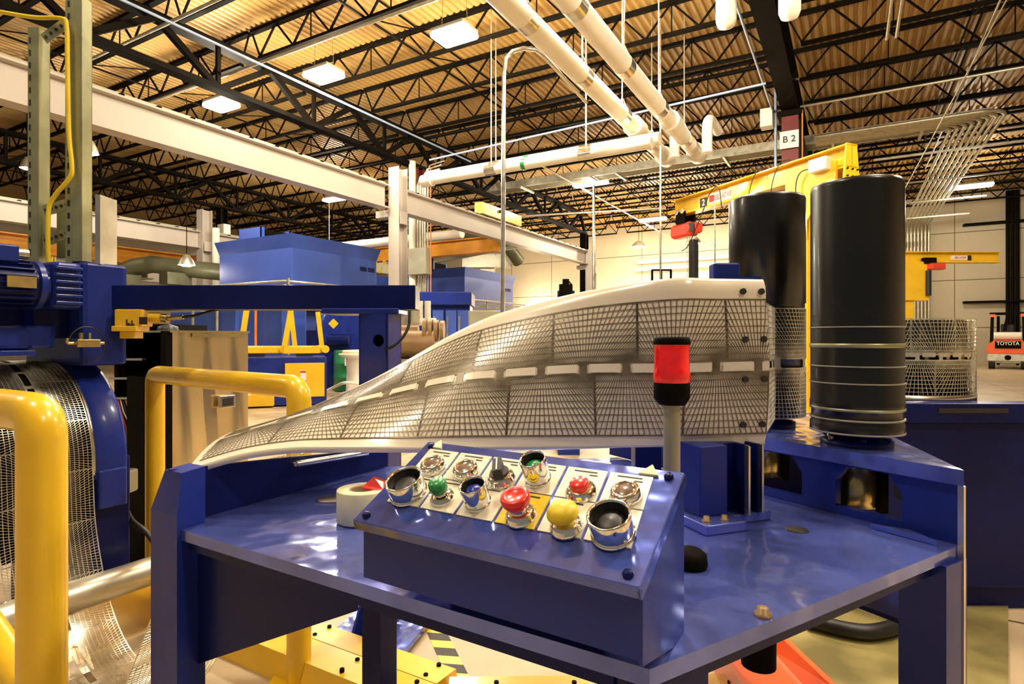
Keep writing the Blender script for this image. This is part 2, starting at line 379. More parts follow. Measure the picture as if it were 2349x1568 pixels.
for x, lb in ((-21.05, 'dark steel column with white boxes near the far crane runway'),):
    c = thing('building_column', lb, 'column', (x, 14, 0))
    m = MB(); hcol(m, x, 14, 0, 6.2, .3, .03); m.build('shaft', BLK, c)
    MB().bbv((x+.3, 13.6, 4.9), (x+.7, 13.9, 5.5), .03).build('junction_box', WHT, c)
m = MB(); hcol(m, -11.1, 26.2, 0, 6.2, .32, .03); tag(m.build('building_column', BLK), 'dark steel column rising under the far end of the roof truss', 'column')
# ------------------------------------------------------------------ high bay lamps
def bay_fixture(L):
    t = thing('high_bay_lamp', '', 'lamp', (0, 0, 0)); w = .5 if L < 1 else .34
    m = MB(); m.bbv((-L/2, -w/2, -.05), (L/2, w/2, .02), .02); m.build('housing', GREY, t)
    m = MB(); m.bbv((-L/2-.01, -w/2-.01, -.15), (L/2+.01, w/2+.01, -.05), .05); m.build('diffuser', LENS, t)
    m = MB()
    for s in (-1, 1): m.bar((s*L*.4, 0, .02), (s*L*.32, 0, 1.04), .008)
    m.build('suspension_wire', GALV, t)
    return t
blabs = ['lit white lamp hanging beside the gooseneck conduit, the nearest of the row', 'lit white lamp second from the right in the near row, beside the pale blue pipe',
 'lit white lamp farthest left in the near row, below the roof truss', 'lit white lamp glowing at the top edge between the two white overhead pipes', 'lit white lamp at the right end of the near row, beyond the red column girder',
 'long lit lamp above the vertical pole in the middle of the hall', 'long lit lamp just below the white crane runway, over the blue enclosure', 'long lit lamp left of the red hoist, far back',
 'long lit lamp above the back wall at the right, beside the sloping conduits', 'lit lamp behind the viewer over the table', 'lit lamp behind the viewer at the right', 'lit lamp behind the viewer at the left', 'added lamp above the cream guide, out of shot, brightening it, the left one', 'added lamp above the black rollers, out of shot, brightening the table, the right one']
protos = {}
for (x, y, z, L), lb in zip(BAYS, blabs):
    if L not in protos: protos[L] = bay_fixture(L); o = protos[L]
    else: o = copy_tree(protos[L])
    o.location = (x, y, z+.17); o.matrix_basis = Matrix.Translation((x, y, z+.17)); o['label'] = lb; o['group'] = 'high bay lamps in rows'
# small dome lamps
def dome(px, py, d, r, lb, pw=60, light=True):
    p = P(px, py, d); t = thing('dome_lamp', lb, 'lamp', p, 'small dome lamps')
    m = MB(); m.lathe([(.02, .3), (r*.3, .28), (r*.75, .14), (r, 0)], p, 20); m.build('shade', GALV, t)
    m = MB(); m.lathe([(0, -.02), (r*.5, -.03), (r*.85, .02), (r*.8, .06)], p, 20); m.build('bulb', LENS, t)
    MB().cyl(p+Vector((0,0,.3)), (p.x, p.y, 7.75), .012, 6).build('stem', BLK, t)
    if light: lamp('dome_light', p-Vector((0,0,.15)), pw, .12)
dome(208, 352, 13, .16, 'dome lamp glowing behind the tall olive strut frame', 60)
dome(62, 386, 15, .16, 'dome lamp glowing left of the tall olive strut frame', 60)
dome(428, 608, 16, .22, 'dome lamp left of the blue enclosure under the dark ducts', 25)
dome(1148, 592, 30, .35, 'dome lamp by the square duct on the back wall', 450)
dome(1465, 566, 29.5, .38, 'dome lamp in front of the glowing back wall, left of the hoist', 650)
dome(1597, 558, 28.5, .25, 'dome lamp just right of the hoist chain', 500)
# wall washing fittings on the back wall behind the machines (cause of the bright band)
for px_, lb in ((1230, 'wall mounted lamp low on the back wall, left'), (1420, 'wall mounted lamp low on the back wall, middle'), (1610, 'wall mounted lamp low on the back wall, right')):
    a = (px_-1174.5)/F_PX; d = 32.2/(a*.5+.866); p = P(px_, 790, d); p.y = 32.4; p.z = 1.9
    t = thing('wall_lamp', lb, 'lamp', p)
    m = MB(); m.bbv(p+Vector((-.35, .1, -.1)), p+Vector((.35, .6, .1)), .03); m.build('housing', GREY, t)
    m = MB(); m.bb(p+Vector((-.3, .0, .1)), p+Vector((.3, .5, .13))); m.build('lens', LENS, t)
    lamp('wall_light', (p.x, 31.7, 2.6), 520, .3)
# ------------------------------------------------------------------ overhead white pipes with hangers
def hang_pipe(x, y0, y1, z, r, lb):
    t = thing('insulated_pipe', lb, 'pipe', (x, y0, z))
    m = MB(); m.cyl((x, y0, z), (x, y1, z), r, 20); m.lathe([(0,.05), (r*1.25, .05), (r*1.3, -.3), (r, -.34)], (x, y1, z), 20, ax=frame((0,0,0), (1,0,0), (0,0,-1), (0,1,0)))
    m.cyl((x, y1-2.3, z), (x, y1-1.95, z), r*1.28, 20); m.build('pipe_run', WHT, t)
    k = 0; y = y0+.9
    while y < y1-.5:
        MB().cyl((x, y-.1, z), (x, y+.1, z), r*1.04, 20).build('saddle', STEEL, t)
        MB().cyl((x, y, z+r), (x, y, 7.75), .012, 6).build('hanger_rod', GALV, t)
        m = MB(); m.bar((x-.07, y, z+r), (x, y, z+r+.16), .015); m.bar((x+.07, y, z+r), (x, y, z+r+.16), .015); m.bar((x-.08, y-.08, z+r+.01), (x+.08, y-.08, z+r+.01), .015); m.build('clevis', GALV, t)
        y += 1.75
hang_pipe(-3.42, 3.6, 12.6, 5.07, .145, 'white insulated pipe hung overhead, the left of the pair')
hang_pipe(-2.78, 3.6, 12.7, 5.07, .145, 'white insulated pipe hung overhead, the right of the pair')
def xpipe(y, z, x0, x1, r, lb, bands=((-5.2),(-3.9))):
    t = thing('insulated_pipe', lb, 'pipe', (x0, y, z))
    MB().cyl((x0, y, z), (x1, y, z), r, 18).build('pipe_run', WHT, t)
    MB().cyl((x0-.001, y, z), (x0+.25, y, z), r*1.3, 18).build('coupling', WHT, t)
    for b in bands: MB().cyl((b-.12, y, z), (b+.12, y, z), r*1.05, 18).build('saddle', STEEL, t)
    MB().cyl((bands[0]+.7, y, z), (bands[0]+.78, y, z), r*1.06, 18).build('marker_band', GREEN, t)
    for b in bands: MB().cyl((b, y, z+r), (b, y, 7.75), .012, 6).build('hanger_rod', GALV, t)
xpipe(10.25, 4.72, -8.0, -2.9, .12, 'white insulated pipe crossing behind the gooseneck conduit, the upper one', (-6.3, -4.3))
xpipe(9.75, 4.5, -7.8, -2.9, .1, 'white insulated pipe crossing behind the gooseneck conduit, the lower one', (-6.1, -4.1))
xpipe(17.5, 5.0, -21.5, -12.2, .17, 'white pipe in the dark above the blue enclosure', (-19, -15))
for x, lb in ((-3.42, 'white elbow pipe dropping at the end of the left overhead pipe'), (-2.78, 'white elbow pipe dropping at the end of the right overhead pipe')):
    m = MB(); m.tube(smooth_path([(x+.35, 11.9, 4.85), (x+.35, 11.9, 5.3), (x+.35, 12.0, 5.5), (x+.35, 12.3, 5.6), (x+.35, 13.0, 5.6)], 5), .1, 14)
    tag(m.build('pipe_elbow', WHT), lb, 'pipe')
for x0, z0, lb in ((-1.62, 6.0, 'white vertical pipe end left of the overhead girder'), (-.75, 5.9, 'white vertical pipe end right of the overhead girder')):
    m = MB(); m.cyl((x0, 9.3, z0), (x0, 9.3, 7.7), .15, 18); m.lathe([(.15, 0), (.12, -.08), (0, -.12)], (x0, 9.3, z0), 18)
    tag(m.build('pipe_drop', WHT), lb, 'pipe')
# pale blue and grey thin overhead pipes
def pipe(pts, r, m_, lb, cat='pipe', name='overhead_pipe', grp=None, n=0):
    m = MB(); m.tube(smooth_path(pts, n) if n else pts, r, 8); o = m.build(name, m_); tag(o, lb, cat, grp); return o
pipe([(-9.6, 2.5, 6.35), (-9.6, 14.2, 6.35)], .025, SKYC, 'pale blue pipe running from the top edge towards the conduit column')
pipe([(-9.3, 11.9, 5.75), (-1.4, 12.2, 6.1)], .025, SKYC, 'pale blue pipe crossing to the red column')
pipe([(-1.5, 6, 6.3), (-1.5, 14.3, 6.3)], .022, SKYC, 'pale blue pipe hugging the overhead girder')
pipe([(-11.1, 12.9, 6.75), (-1.1, 12.9, 6.75)], .05, BLK, 'dark sprinkler pipe under the joists')
pipe([(-16, 5.9, 6.75), (-1.5, 5.9, 6.75)], .03, GALV, 'thin grey pipe beneath the near joists')
pipe([(-16, 7.4, 6.55), (6, 7.4, 6.55)], .028, GALV, 'thin grey pipe carrying the near row of lamps')
pipe([(-7.9, 15, 6.3), (-7.9, 29, 6.3)], .03, GALV, 'thin grey pipe leading back over the crane runway')
pipe([(-13.6, 20, 6.1), (-6, 22, 6.1)], .04, GALV, 'thin grey pipe over the far crane runway')
pipe([(-1.0, 15.2, 6.6), (8, 15.2, 6.6)], .03, GALV, 'thin grey conduit right of the red column')
pipe([(2.2, 5, 6.9), (2.2, 24, 6.9)], .02, GALV, 'thin rod crossing the roof at the right')
pipe([(.6, 7, 6.8), (.6, 13, 6.8)], .03, GALV, 'grey conduit right of the overhead girder, left of two')
pipe([(.75, 7, 6.8), (.75, 13, 6.8)], .03, GALV, 'grey conduit right of the overhead girder, right of two')
pipe([(2.6, 7.5, 7.2), (.9, 19, 4.4)], .012, GALV, 'slanting steel guy wire at the right')
# steel tray along X and conduit bundle sweeping to the back wall
t = thing('cable_tray', 'grey steel cable tray crossing behind the red column', 'cable tray', (-11, 18.4, 6.7))
m = MB(); m.bb((-11.6, 18.1, 6.55), (3.0, 18.12, 6.8)); m.bb((-11.6, 18.7, 6.55), (3.0, 18.72, 6.8)); m.build('side_rail', GALV, t)
for i in range(6): MB().cyl((-11.6, 18.17+.096*i, 6.6), (3.0, 18.17+.096*i, 6.6), .03, 8).build('conduit', GREY, t)
for x in (-10, -7.4, -6.5, -3.2, -.4, 1.6):
    MB().bar((x, 17.9, 6.5), (x, 18.9, 6.5), .06).build('support_strut', GALV, t)
for i in range(8):
    x = 2.2+.135*i
    pts = [(-.8, 17.9-.1*i, 6.45)]+[(x-.5+.5*math.sin(a), 18.4-.5*math.cos(a)-.1*i+.0, 6.45) for a in [k*math.pi/10 for k in range(6)]]+[(x, 32.2, 6.45), (x, 32.65, 6.35), (x, 32.75, 6.0), (x, 32.75, 1.905)]
    m = MB(); m.tube(pts, .045, 8); tag(m.build('conduit', GALV), 'grey conduit of the bundle sweeping to the back wall, %s' % ('leftmost', 'second from left', 'third from left', 'fourth from left', 'fourth from right', 'third from right', 'second from right', 'rightmost')[i], 'conduit', 'conduit bundle at the right')
for i, y in enumerate((20, 23.5, 27, 30.5)):
    m = MB(); m.bar((.6, y, 6.37), (4.3, y, 6.37), .07, .05); tag(m.build('conduit_rack', GALV), 'grey strut carrying the sloping conduit bundle, %s' % ('the nearest', 'second from the viewer', 'third from the viewer', 'the farthest by the wall')[i], 'strut', 'conduit bundle struts')
m = MB(); m.bbv((1.9, 32.0, 0), (3.9, 32.9, 1.9), .03); tag(m.build('switch_cabinet', GREY), 'grey switch cabinet under the vertical conduits on the back wall', 'cabinet')
for i in range(3):
    m = MB(); m.cyl((5.95+.16*i, 32.8, .5), (5.95+.16*i, 32.8, 7.6), .075, 8)
    tag(m.build('riser_pipe', BLK), 'dark vertical riser on the back wall above the forklift, the %s of three' % ('left', 'middle', 'right')[i], 'pipe', 'dark wall risers')
for z, lb in ((6.2, 'upper'), (2.75, 'lower')):
    m = MB(); m.bb((4.4, 32.6, z), (14.9, 32.98, z+.09)); tag(m.build('wall_rail', BLK), 'thin dark horizontal rail on the back wall, the %s one' % lb, 'rail')
m = MB(); m.bbv((7.0, 30.5, 0), (10.5, 32, 2.4), .04); tag(m.build('machine_cabinet', GREY), 'grey machine cabinets along the back wall behind the forklift', 'cabinet')
pipe([(-10.5, 32.5, 5.55), (2.2, 32.5, 5.55)], .13, WHT, 'long white pipe across the top of the back wall, the upper one')
pipe([(-10.5, 32.3, 5.1), (2.2, 32.3, 5.1)], .09, WHT, 'long white pipe across the top of the back wall, the lower one')
for x in (-9.2, -6.1, -2.9):
    m = MB(); m.cyl((x, 32.85, 0), (x, 32.85, 5.0), .035, 8); tag(m.build('wall_conduit', BLK), 'thin dark conduit running down the pale back wall, %s' % {-9.2: 'beside the far crane column', -6.1: 'left of the red hoist', -2.9: 'right of the red hoist'}[x], 'conduit', 'wall conduits')
# ------------------------------------------------------------------ poles and drops
pipe([P(1153, 1084.6, 5.2), P(1153, 700, 5.2), P(1156, 170, 5.2), P(1160, 135, 5.22), P(1175, 118, 5.25), P(1200, 111, 5.3), P(1228, 114, 5.4), P(1250, 132, 5.55), P(1345, 235, 6.6)], .02, STEEL, 'tall shiny gooseneck conduit bending over near the white pipes', 'conduit', 'gooseneck_conduit')
pipe([P(1515, 690, 11), P(1515, 42, 11)], .018, STEEL, 'thin vertical rod in front of the red hoist', 'rod', 'drop_rod')
pipe([P(1362, 875.6, 16), P(1362, 425, 16)], .045, STEEL, 'vertical pole beneath the long lamp in mid hall', 'pole', 'drop_pole')
pipe([P(1640, 946.3, 9.4), P(1640, 470, 9.4)], .012, STEEL, 'thin vertical rod between hoist and black roller', 'rod', 'drop_rod')
t = thing('hanging_rack', 'small black slotted frame hanging on the thin rod', 'rack', P(1517, 620, 11)); m = MB()
m.bar(P(1495, 619, 11), P(1540, 619, 11), .03); m.bar(P(1496, 619, 11), P(1496, 645, 11), .035); m.bar(P(1539, 619, 11), P(1539, 645, 11), .035); m.build('bracket', BLK, t)
# ------------------------------------------------------------------ crane runways
def runway(x, y0, y1, z, h, w, lb, m_=None):
    t = thing('crane_runway', lb, 'crane beam', (x, y0, z)); m = MB(); ibeam(m, (x, y0, z), (x, y1, z), w, h, .03); m.build('beam', m_ or BEAM, t)
    m = MB(); m.bar((x, y0, z+h+.035), (x, y1, z+h+.035), .07, .07); m.build('rail', GREY, t)
    y = y0+.1; k0 = None
    while y < y1:
        if k0 is None: k0 = MB().bb((x-w/2, y, z+h), (x+w/2, y+.06, z+h+.03)).build('rail_clip', BLK, t); yy0 = y
        else: k1 = k0.copy(); COL.objects.link(k1); k1.location = (0, y-yy0, 0)
        y += .55
    return t
runway(-9.6, -1.5, 10.55, 4.28, .56, .3, 'off-white crane runway beam crossing the upper left')
runway(-9.6, 10.95, 22.7, 4.28, .56, .3, 'off-white crane runway beam beyond the conduit column')
runway(-17.6, -1.5, 10.9, 4.0, .52, .3, 'off-white crane runway beam farther left, ending at the blue enclosure')
runway(-17.6, 11.2, 24, 4.0, .52, .3, 'off-white crane runway beam hidden behind the blue enclosure')
def ccol(x, y, z, lb, s=.32):
    t = thing('crane_column', lb, 'column', (x, y, 0)); m = MB(); hcol(m, x, y, .02, z, s, .02); m.build('shaft', BEAM, t)
    MB().bb((x-s*.8, y-s*.8, 0), (x+s*.8, y+s*.8, .02)).build('base_plate', BEAM, t)
    m = MB(); m.bb((x-.6, y-.12, 4.1 if x > -12 else 3.8), (x-s/2, y+.12, 4.26 if x > -12 else 3.98)); m.bb((x+s/2, y-.12, 3.9), (x+s/2+.02, y+.12, 4.2)); m.build('bracket', BEAM, t)
ccol(-9.35, 10.75, 5.25, 'off-white crane column in front of the blue enclosures')
ccol(-9.4, 22.9, 4.9, 'off-white crane column at the far end of the runway', .35)
ccol(-17.5, 11.05, 5.2, 'off-white crane column left of the blue enclosure')
m = MB(); m.cyl((-17.0, 11.1, 0), (-17.0, 11.1, 4.6), .11, 12); tag(m.build('riser_pipe', WHT), 'white pipe beside the far crane column', 'pipe')
t = thing('bridge_crane', 'ochre bridge crane girder behind the left crane runway', 'crane', (-19, 4, 4))
m = MB(); ibeam(m, (-19.8, 1.5, 3.55), (-19.8, 12.5, 3.55), .35, .5, .03); m.build('girder', YELD, t)
for i in range(16):
    y = 1.6+i*.42; m = MB(); m.tube([(-19.55, y+.36*(math.sin(math.pi*(k/8-.5))*.5+.5), 3.5-.33*math.sin(math.pi*k/8)) for k in range(9)], .022, 6); m.build('festoon_cable', AMBER, t)
runway(-26.0, 2, 20, 3.6, .5, .3, 'off-white crane beam glimpsed below the ochre crane girder')
t = thing('bridge_crane', 'ochre bridge crane beam behind the conduit column with hanging festoon cable', 'crane', (-13, 15.2, 4.4))
m = MB(); ibeam(m, (-17.4, 16.2, 4.0), (-9.8, 16.2, 4.0), .35, .5, .03); m.build('girder', YELD, t)
for i in range(7):
    x = -16.6+i*.42; m = MB(); m.tube([(x+.36*k/8, 15.95, 4.0-.45*math.sin(math.pi*k/8)) for k in range(9)], .025, 6); m.build('festoon_cable', AMBER, t)
MB().bbv((-13.4, 15.7, 3.5), (-12.4, 16.1, 3.95), .04).build('hoist', BLK, t)
t = thing('end_truck', 'yellow crane end truck sitting on the far runway beam', 'crane', (-9.6, 15.5, 4.95))
m = MB(); m.bb((-9.72, 14.6, 4.91), (-9.45, 17.0, 5.25)); m.build('body', YEL, t); MB().cyl((-9.44, 15.6, 5.14), (-9.4, 15.6, 5.14), .05, 12).build('axle_hole', BLK, t)
m = MB(); ibeam(m, (-27, 9.6, 2.95), (-18, 9.6, 2.95), .35, .45, .03); tag(m.build('cross_beam', BEAM), 'off-white cross beam below the far runway at the left', 'beam')
# ------------------------------------------------------------------ dark ducts at far left and by the back wall
t = thing('air_duct', 'dull green round duct low behind the blue machine at the left', 'duct', P(300, 640, 17)); m = MB()
m.tube([P(270, 628, 17), P(310, 612, 17), P(350, 606, 17), P(450, 618, 17), P(520, 625, 17)], .25, 14); m.build('pipe_run', DUCT, t)
MB().bb(P(290, 652, 16.6), P(320, 632, 17)).build('hood', DUCT, t); MB().bb(P(365, 652, 16.6), P(440, 628, 17)).build('hood', DUCT, t)
t = thing('air_duct', 'square galvanised duct riser on the back wall', 'duct', P(1120, 640, 31)); m = MB(CAMM)
a, b = cpx(1102, 700, 30), cpx(1135, 578, 30); m.bb((a.x, 30, .3), (b.x, 30.8, b.z)); m.build('riser', GALV, t)
m = MB(CAMM); a = cpx(1060, 612, 29.5); b = cpx(1172, 580, 29.5); m.bb((a.x, 29.6, a.z), (b.x, 30.2, b.z)); m.build('branch', GALV, t)
m = MB(); m.tube([P(990, 560, 26), P(1060, 530, 26), P(1150, 545, 27), P(1190, 600, 28)], .3, 12); tag(m.build('air_duct', DUCT), 'dim round duct above the right blue enclosure', 'duct')
for (px_, py_, lb) in ((1120, 552, 'dim steel strut above the right blue enclosure'), (1080, 575, 'dim steel strut beneath the round duct')):
    m = MB(); m.bar(P(px_-110, py_+30, 24), P(px_+120, py_-12, 24), .12); tag(m.build('duct_strut', DUCT), lb, 'strut')
# ------------------------------------------------------------------ blue enclosures and machines at mid distance
def enclosure(cx, cy, w, dpt, z0, z1, lb):
    t = thing('machine_enclosure', lb, 'machine', (cx, cy, 0))      # cx,cy = near right corner... corner towards viewer
    m = MB(); m.bbv((cx-w, cy, z0), (cx, cy+dpt, z1), .02); m.build('hood', ENCL, t)
    e = .09; m = MB(); m.add([(cx-w, cy, z1-.28), (cx, cy, z1-.28), (cx, cy+dpt, z1-.28), (cx-w, cy+dpt, z1-.28), (cx-w-e, cy-e, z1+.06), (cx+e, cy-e, z1+.06), (cx+e, cy+dpt+e, z1+.06), (cx-w-e, cy+dpt+e, z1+.06)],
        [(0,1,5,4), (1,2,6,5), (2,3,7,6), (3,0,4,7), (4,5,6,7)]); m.build('cornice', ENCL, t)
    m = MB(); q = .85; x0, y0, s = cx-w*.52, cy+.25, .9
    m.bb((x0-s, y0, z1+.05), (x0, y0+.03, z1+.42)); m.bb((x0-s, y0, z1+.05), (x0-s+.03, y0+s, z1+.42)); m.bb((x0-s, y0+s-.03, z1+.05), (x0, y0+s, z1+.42)); m.bb((x0-.02, y0, z1+.05), (x0, y0+.12, z1+.42)); m.build('exhaust_collar', ENCL, t)
    MB().bb((x0-.06, y0+.12, z1+.07), (x0-.03, y0+s-.04, z1+.38)).build('exhaust_opening', BLK, t)
    for i in range(2):
        v = MB().bb((cx, cy+dpt*.78+i*.32, z1-.62), (cx+.012, cy+dpt*.78+.24+i*.32, z1-.5)).build('louvre', BLK, t)
        m = MB()
        for k in range(3): m.bb((cx+.012, cy+dpt*.78+i*.32, z1-.6+k*.04), (cx+.02, cy+dpt*.78+.24+i*.32, z1-.59+k*.04))
        m.build('louvre_slats', ENCL, v)
    m = MB(); m.bb((cx-w+.1, cy+.3, .0), (cx-.3, cy+dpt-.1, z0)); m.build('machine_body', ENCL, t)
    m = MB()
    for k in range(3): m.bb((cx-.3, cy+.5+k*.8, .3), (cx-.27, cy+1.15+k*.8, z0-.5))
    for k in range(3): m.bb((cx-w+.3+k*.85, cy+.28, .3), (cx-w+1.0+k*.85, cy+.3, z0-.4))
    m.build('door_panels', NAVY, t)
    return t
enclosure(-11.95, 9.8, 2.9, 3.0, 1.9, 3.72, 'large bright blue machine hood with a square exhaust, left of the crane column')
enclosure(-12.3, 17.8, 3.2, 3.6, 1.9, 3.75, 'smaller looking blue machine hood right of the conduit column')
enclosure(-14.9, 14.3, 2.6, 2.8, 1.9, 3.4, 'blue machine hood partly hidden behind the crane column')
# conduits running along the top of the blue machines
for i in range(4):
    z = 2.35-.09*i
    m = MB(); m.tube([(-14.5, 7.9-.02*i, z-.4), (-14.45, 7.85, z), (-10.4-.06*i, 8.35, z+.06), (-10.3-.06*i, 9.0, z+.06), (-10.2-.06*i, 21, z+.05)], .028, 8)
    tag(m.build('conduit', GALV), 'grey conduit of the rack wrapping the blue machines, %s' % ('topmost', 'second from top', 'third from top', 'lowest')[i], 'conduit', 'conduit rack round the machines')
for i, (x, y) in enumerate([(-13.2, 8.05), (-10.35, 8.4), (-10.3, 12), (-10.3, 16.2)]):
    m = MB(); m.bar((x, y, 0), (x, y, 2.48), .045); tag(m.build('conduit_post', GALV), 'thin steel post carrying the conduit rack, %s' % ('under the large blue hood, left', 'at its near corner', 'midway along it', 'at its far end')[i], 'post', 'conduit rack posts')
# blue lower machines seen under the near blue arm
t = thing('press_machine', 'tall blue machine cabinets standing under the large blue hood', 'machine', (-13, 8.6, 0))
m = MB(); m.bbv((-15.6, 8.9, 0), (-14.0, 9.8, 1.88), .02); m.bbv((-13.9, 8.8, 0), (-12.7, 9.7, 1.88), .02); m.bbv((-12.6, 9.0, 0), (-11.3, 9.7, 1.88), .02); m.build('body', ENCL, t)
MB().bbv((-14.9, 8.7, 1.2), (-14.75, 8.9, 1.4), .01).build('control_plate', PAPER, t)
MB().cyl((-13.3, 8.72, 0), (-13.3, 8.72, 1.95), .035, 8).build('conduit', GALV, t)
MB().cyl((-12.1, 8.9, 0), (-12.1, 8.9, 1.95), .03, 8).build('pipe', ORC, t)
# yellow lifting frame on a blue base
D = 10.6
t = thing('tilting_stand', 'blue machine base with a yellow warning panel and upright yellow arms', 'machine', W(cpx(668, 918, D)))
m = MB(CAMM); a = cpx(566, 918, D); b = cpx(766, 820, D)
yb = (b.x-a.x); Rm = frame(cpx(660, 930, D-.5), (math.cos(.35), math.sin(.35), 0), (-math.sin(.35), math.cos(.35), 0), (0,0,1))
mm = MB(CAMM @ frame((-4.0, D-.35, 0), (.94,.34,0), (-.34,.94,0), (0,0,1)))
mm.bbv((-.85, 0, .02), (.72, 1.6, .86), .02); mm.build('base', BLUE, t)
q = CAMM @ frame((-4.0, D-.35, 0), (.94,.34,0), (-.34,.94,0), (0,0,1))
pn = MB(q).bbv((.02, -.03, .16), (.68, 0, .76), .008).build('warning_panel', YEL, t)
wl = MB(q).bb((.27, -.036, .42), (.37, -.03, .63)).build('warning_label', PAPER, pn); MB(q).bb((.275, -.04, .59), (.365, -.036, .62)).build('label_header', REDINK, wl)
MB(q).bb((.275, -.04, .42), (.365, -.036, .45)).build('label_footer', INK, wl)
lo = MB(q).bbv((-1.25, -.15, .03), (-.15, .1, .5), .02).build('lower_panel', YEL, t); wl = MB(q).bb((-.62, -.16, .22), (-.52, -.15, .42)).build('warning_label', PAPER, lo); MB(q).bb((-.615, -.165, .38), (-.525, -.16, .41)).build('label_header', REDINK, wl)
m = MB(q); m.bbv((-.72, .1, .93), (.65, .22, 1.05), .02); m.bbv((-.72, 1.2, .93), (.65, 1.3, 1.05), .02); m.build('yoke', YEL, t)
m = MB(q); m.prism([(0,.93), (.6,.93), (.6,1.08), (.3,1.0), (0,1.08)], 0, .05, frame((0,.06,0), (1,0,0), (0,0,1), (0,-1,0))); m.build('latch_plate', YEL, t)
for x, x2, yy in ((-.7, -.6, .15), (.0, .12, .15), (.18, .1, 1.25), (.68, .6, 1.25)):
    m = MB(q); m.bar((x, yy, 1.0), (x2, yy, 1.72), .09, .09); m.build('arm', YEL, t)
MB(q).cyl((-.7, .16, 1.02), (.0, .16, 1.02), .025, 10).build('cross_bar', STEEL, t)
for xx in (-.72, .0, .7): MB(q).cyl((xx, .05, 1.0), (xx, .3, 1.0), .07, 14).build('pivot', YEL, t)
m = MB(q); m.box((-.5, .8, .9), (.3,.3,.08)); m.box((.35, .8, .9), (.3,.3,.08)); m.build('pad', RUB, t)
# green drum, cable reel, blue wheel machine
p = P(797, 855, 13.3); t = thing('steel_drum', 'green steel drum behind the white cable reel', 'drum', (p.x, p.y, 0))
MB().lathe([(0,.02), (.3,.02), (.3,.3), (.315,.32), (.3,.34), (.3,.6), (.315,.62), (.3,.64), (.3,.9), (.28,.93), (0,.92)], (p.x, p.y, 0), 28).build('body', GDRUM, t)
c0 = P(797, 830, 12.95); MB(CAMM).box(CAMM.inverted() @ c0, (.12, .01, .16)).build('label_sheet', PAPER, t)
p = P(818, 855, 12.2); t = thing('cable_reel', 'cream cable reel with a loose white hose on the floor', 'reel', (p.x, p.y, 0))
MB().lathe([(0,.02), (.36,.02), (.36,.06), (.22,.1), (.2,.5), (.22,.78), (.36,.84), (.36,.88), (0,.88)], (p.x, p.y, 0), 28).build('spool', WHT, t)
MB().lathe([(0,.88), (.3,.88), (.28,.95), (0,.96)], (p.x, p.y, 0), 20).build('cable_coil', TAPE, t)
MB().tube(smooth_path([(p.x+.3, p.y-.1, .25), (p.x+.1, p.y-.4, .3), (p.x-.3, p.y-.3, .2), (p.x-.6, p.y-.4, .05)], 5), .03, 8).build('hose', WHT, t)
p = P(765, 745, 13.5); t = thing('flywheel_press', 'blue press with a round wheel and yellow tag behind the yellow arms', 'machine', (p.x, p.y, 0))
ax = CAMM @ frame((0,0,0), (1,0,0), (0,0,1), (0,-1,0)); ax.translation = (0,0,0)
q1 = frame((0,0,0), W((.6,.8,0)), (0,0,1), W((.8,-.6,0)))
MB().lathe([(.0,-.08), (.3,-.08), (.42,-.08), (.45,0), (.42,.08), (.3,.06), (.0,.06)], (p.x, p.y, 1.45), 32, ax=q1).build('wheel', BLUE, t)
MB(CAMM).box(cpx(765, 742, 13.0), (.16,.02,.16), Matrix.Rotation(math.pi/4, 3, 'Y')).build('yellow_tag', YEL, t)
m = MB(CAMM); cc = CAMM.inverted() @ p; m.bb((cc.x-.5, cc.y+.1, 0), (cc.x+.6, cc.y+.9, 1.1)); m.bb((cc.x+.2, cc.y+.2, 0), (cc.x+.6, cc.y+.9, 2.0)); m.build('body', BLUE, t)
m = MB(CAMM); m.cyl((cc.x-.3, cc.y-.1, 1.15), (cc.x+.4, cc.y-.1, 1.15), .14, 14); m.build('motor', NAVY, t)
# brown pump machinery behind the guide
t = thing('pump_unit', 'brown cast pump with fat pipes behind the blue pillar', 'pump', P(960, 900, 8)); m = MB()
m.cyl(P(900, 790, 8), P(1000, 790, 8), .19, 20); m.cyl(P(905, 762, 8.2), P(960, 762, 8.2), .1, 16); m.build('housing', BROWN, t)
for i in range(4): MB().cyl(P(972+i*13, 758, 8), P(980+i*13, 758, 8), .17-.01*i, 18).build('flange', BROWN, t)
MB().cyl(P(930, 790, 8.1), P(930, 905, 8.1), .12, 14).build('stand_pipe', BROWN, t)
m = MB(CAMM); a = cpx(905, 840, 8); b = cpx(1030, 822, 8); m.bb((a.x, 7.7, 0), (b.x, 8.5, b.z)); m.build('plinth', GREY, t)
t = thing('valve_manifold', 'cream pipe manifold at the foot of the conduit column', 'pipe', P(965, 745, 9)); m = MB()
for i in range(3): m.cyl(P(945+i*18, 745, 9), P(945+i*18, 690, 9), .05, 10)
m.cyl(P(935, 738, 9), P(1000, 738, 9), .06, 10); m.build('pipes', WHT, t); MB().cyl(P(948, 700, 8.9), P(948, 740, 8.9), .1, 10).build('filter', GREY, t)
MB().cyl(P(945+9, 745, 9), W((cpx(954, 745, 9).x, 9, 0)), .05, 8).build('stand', WHT, t)
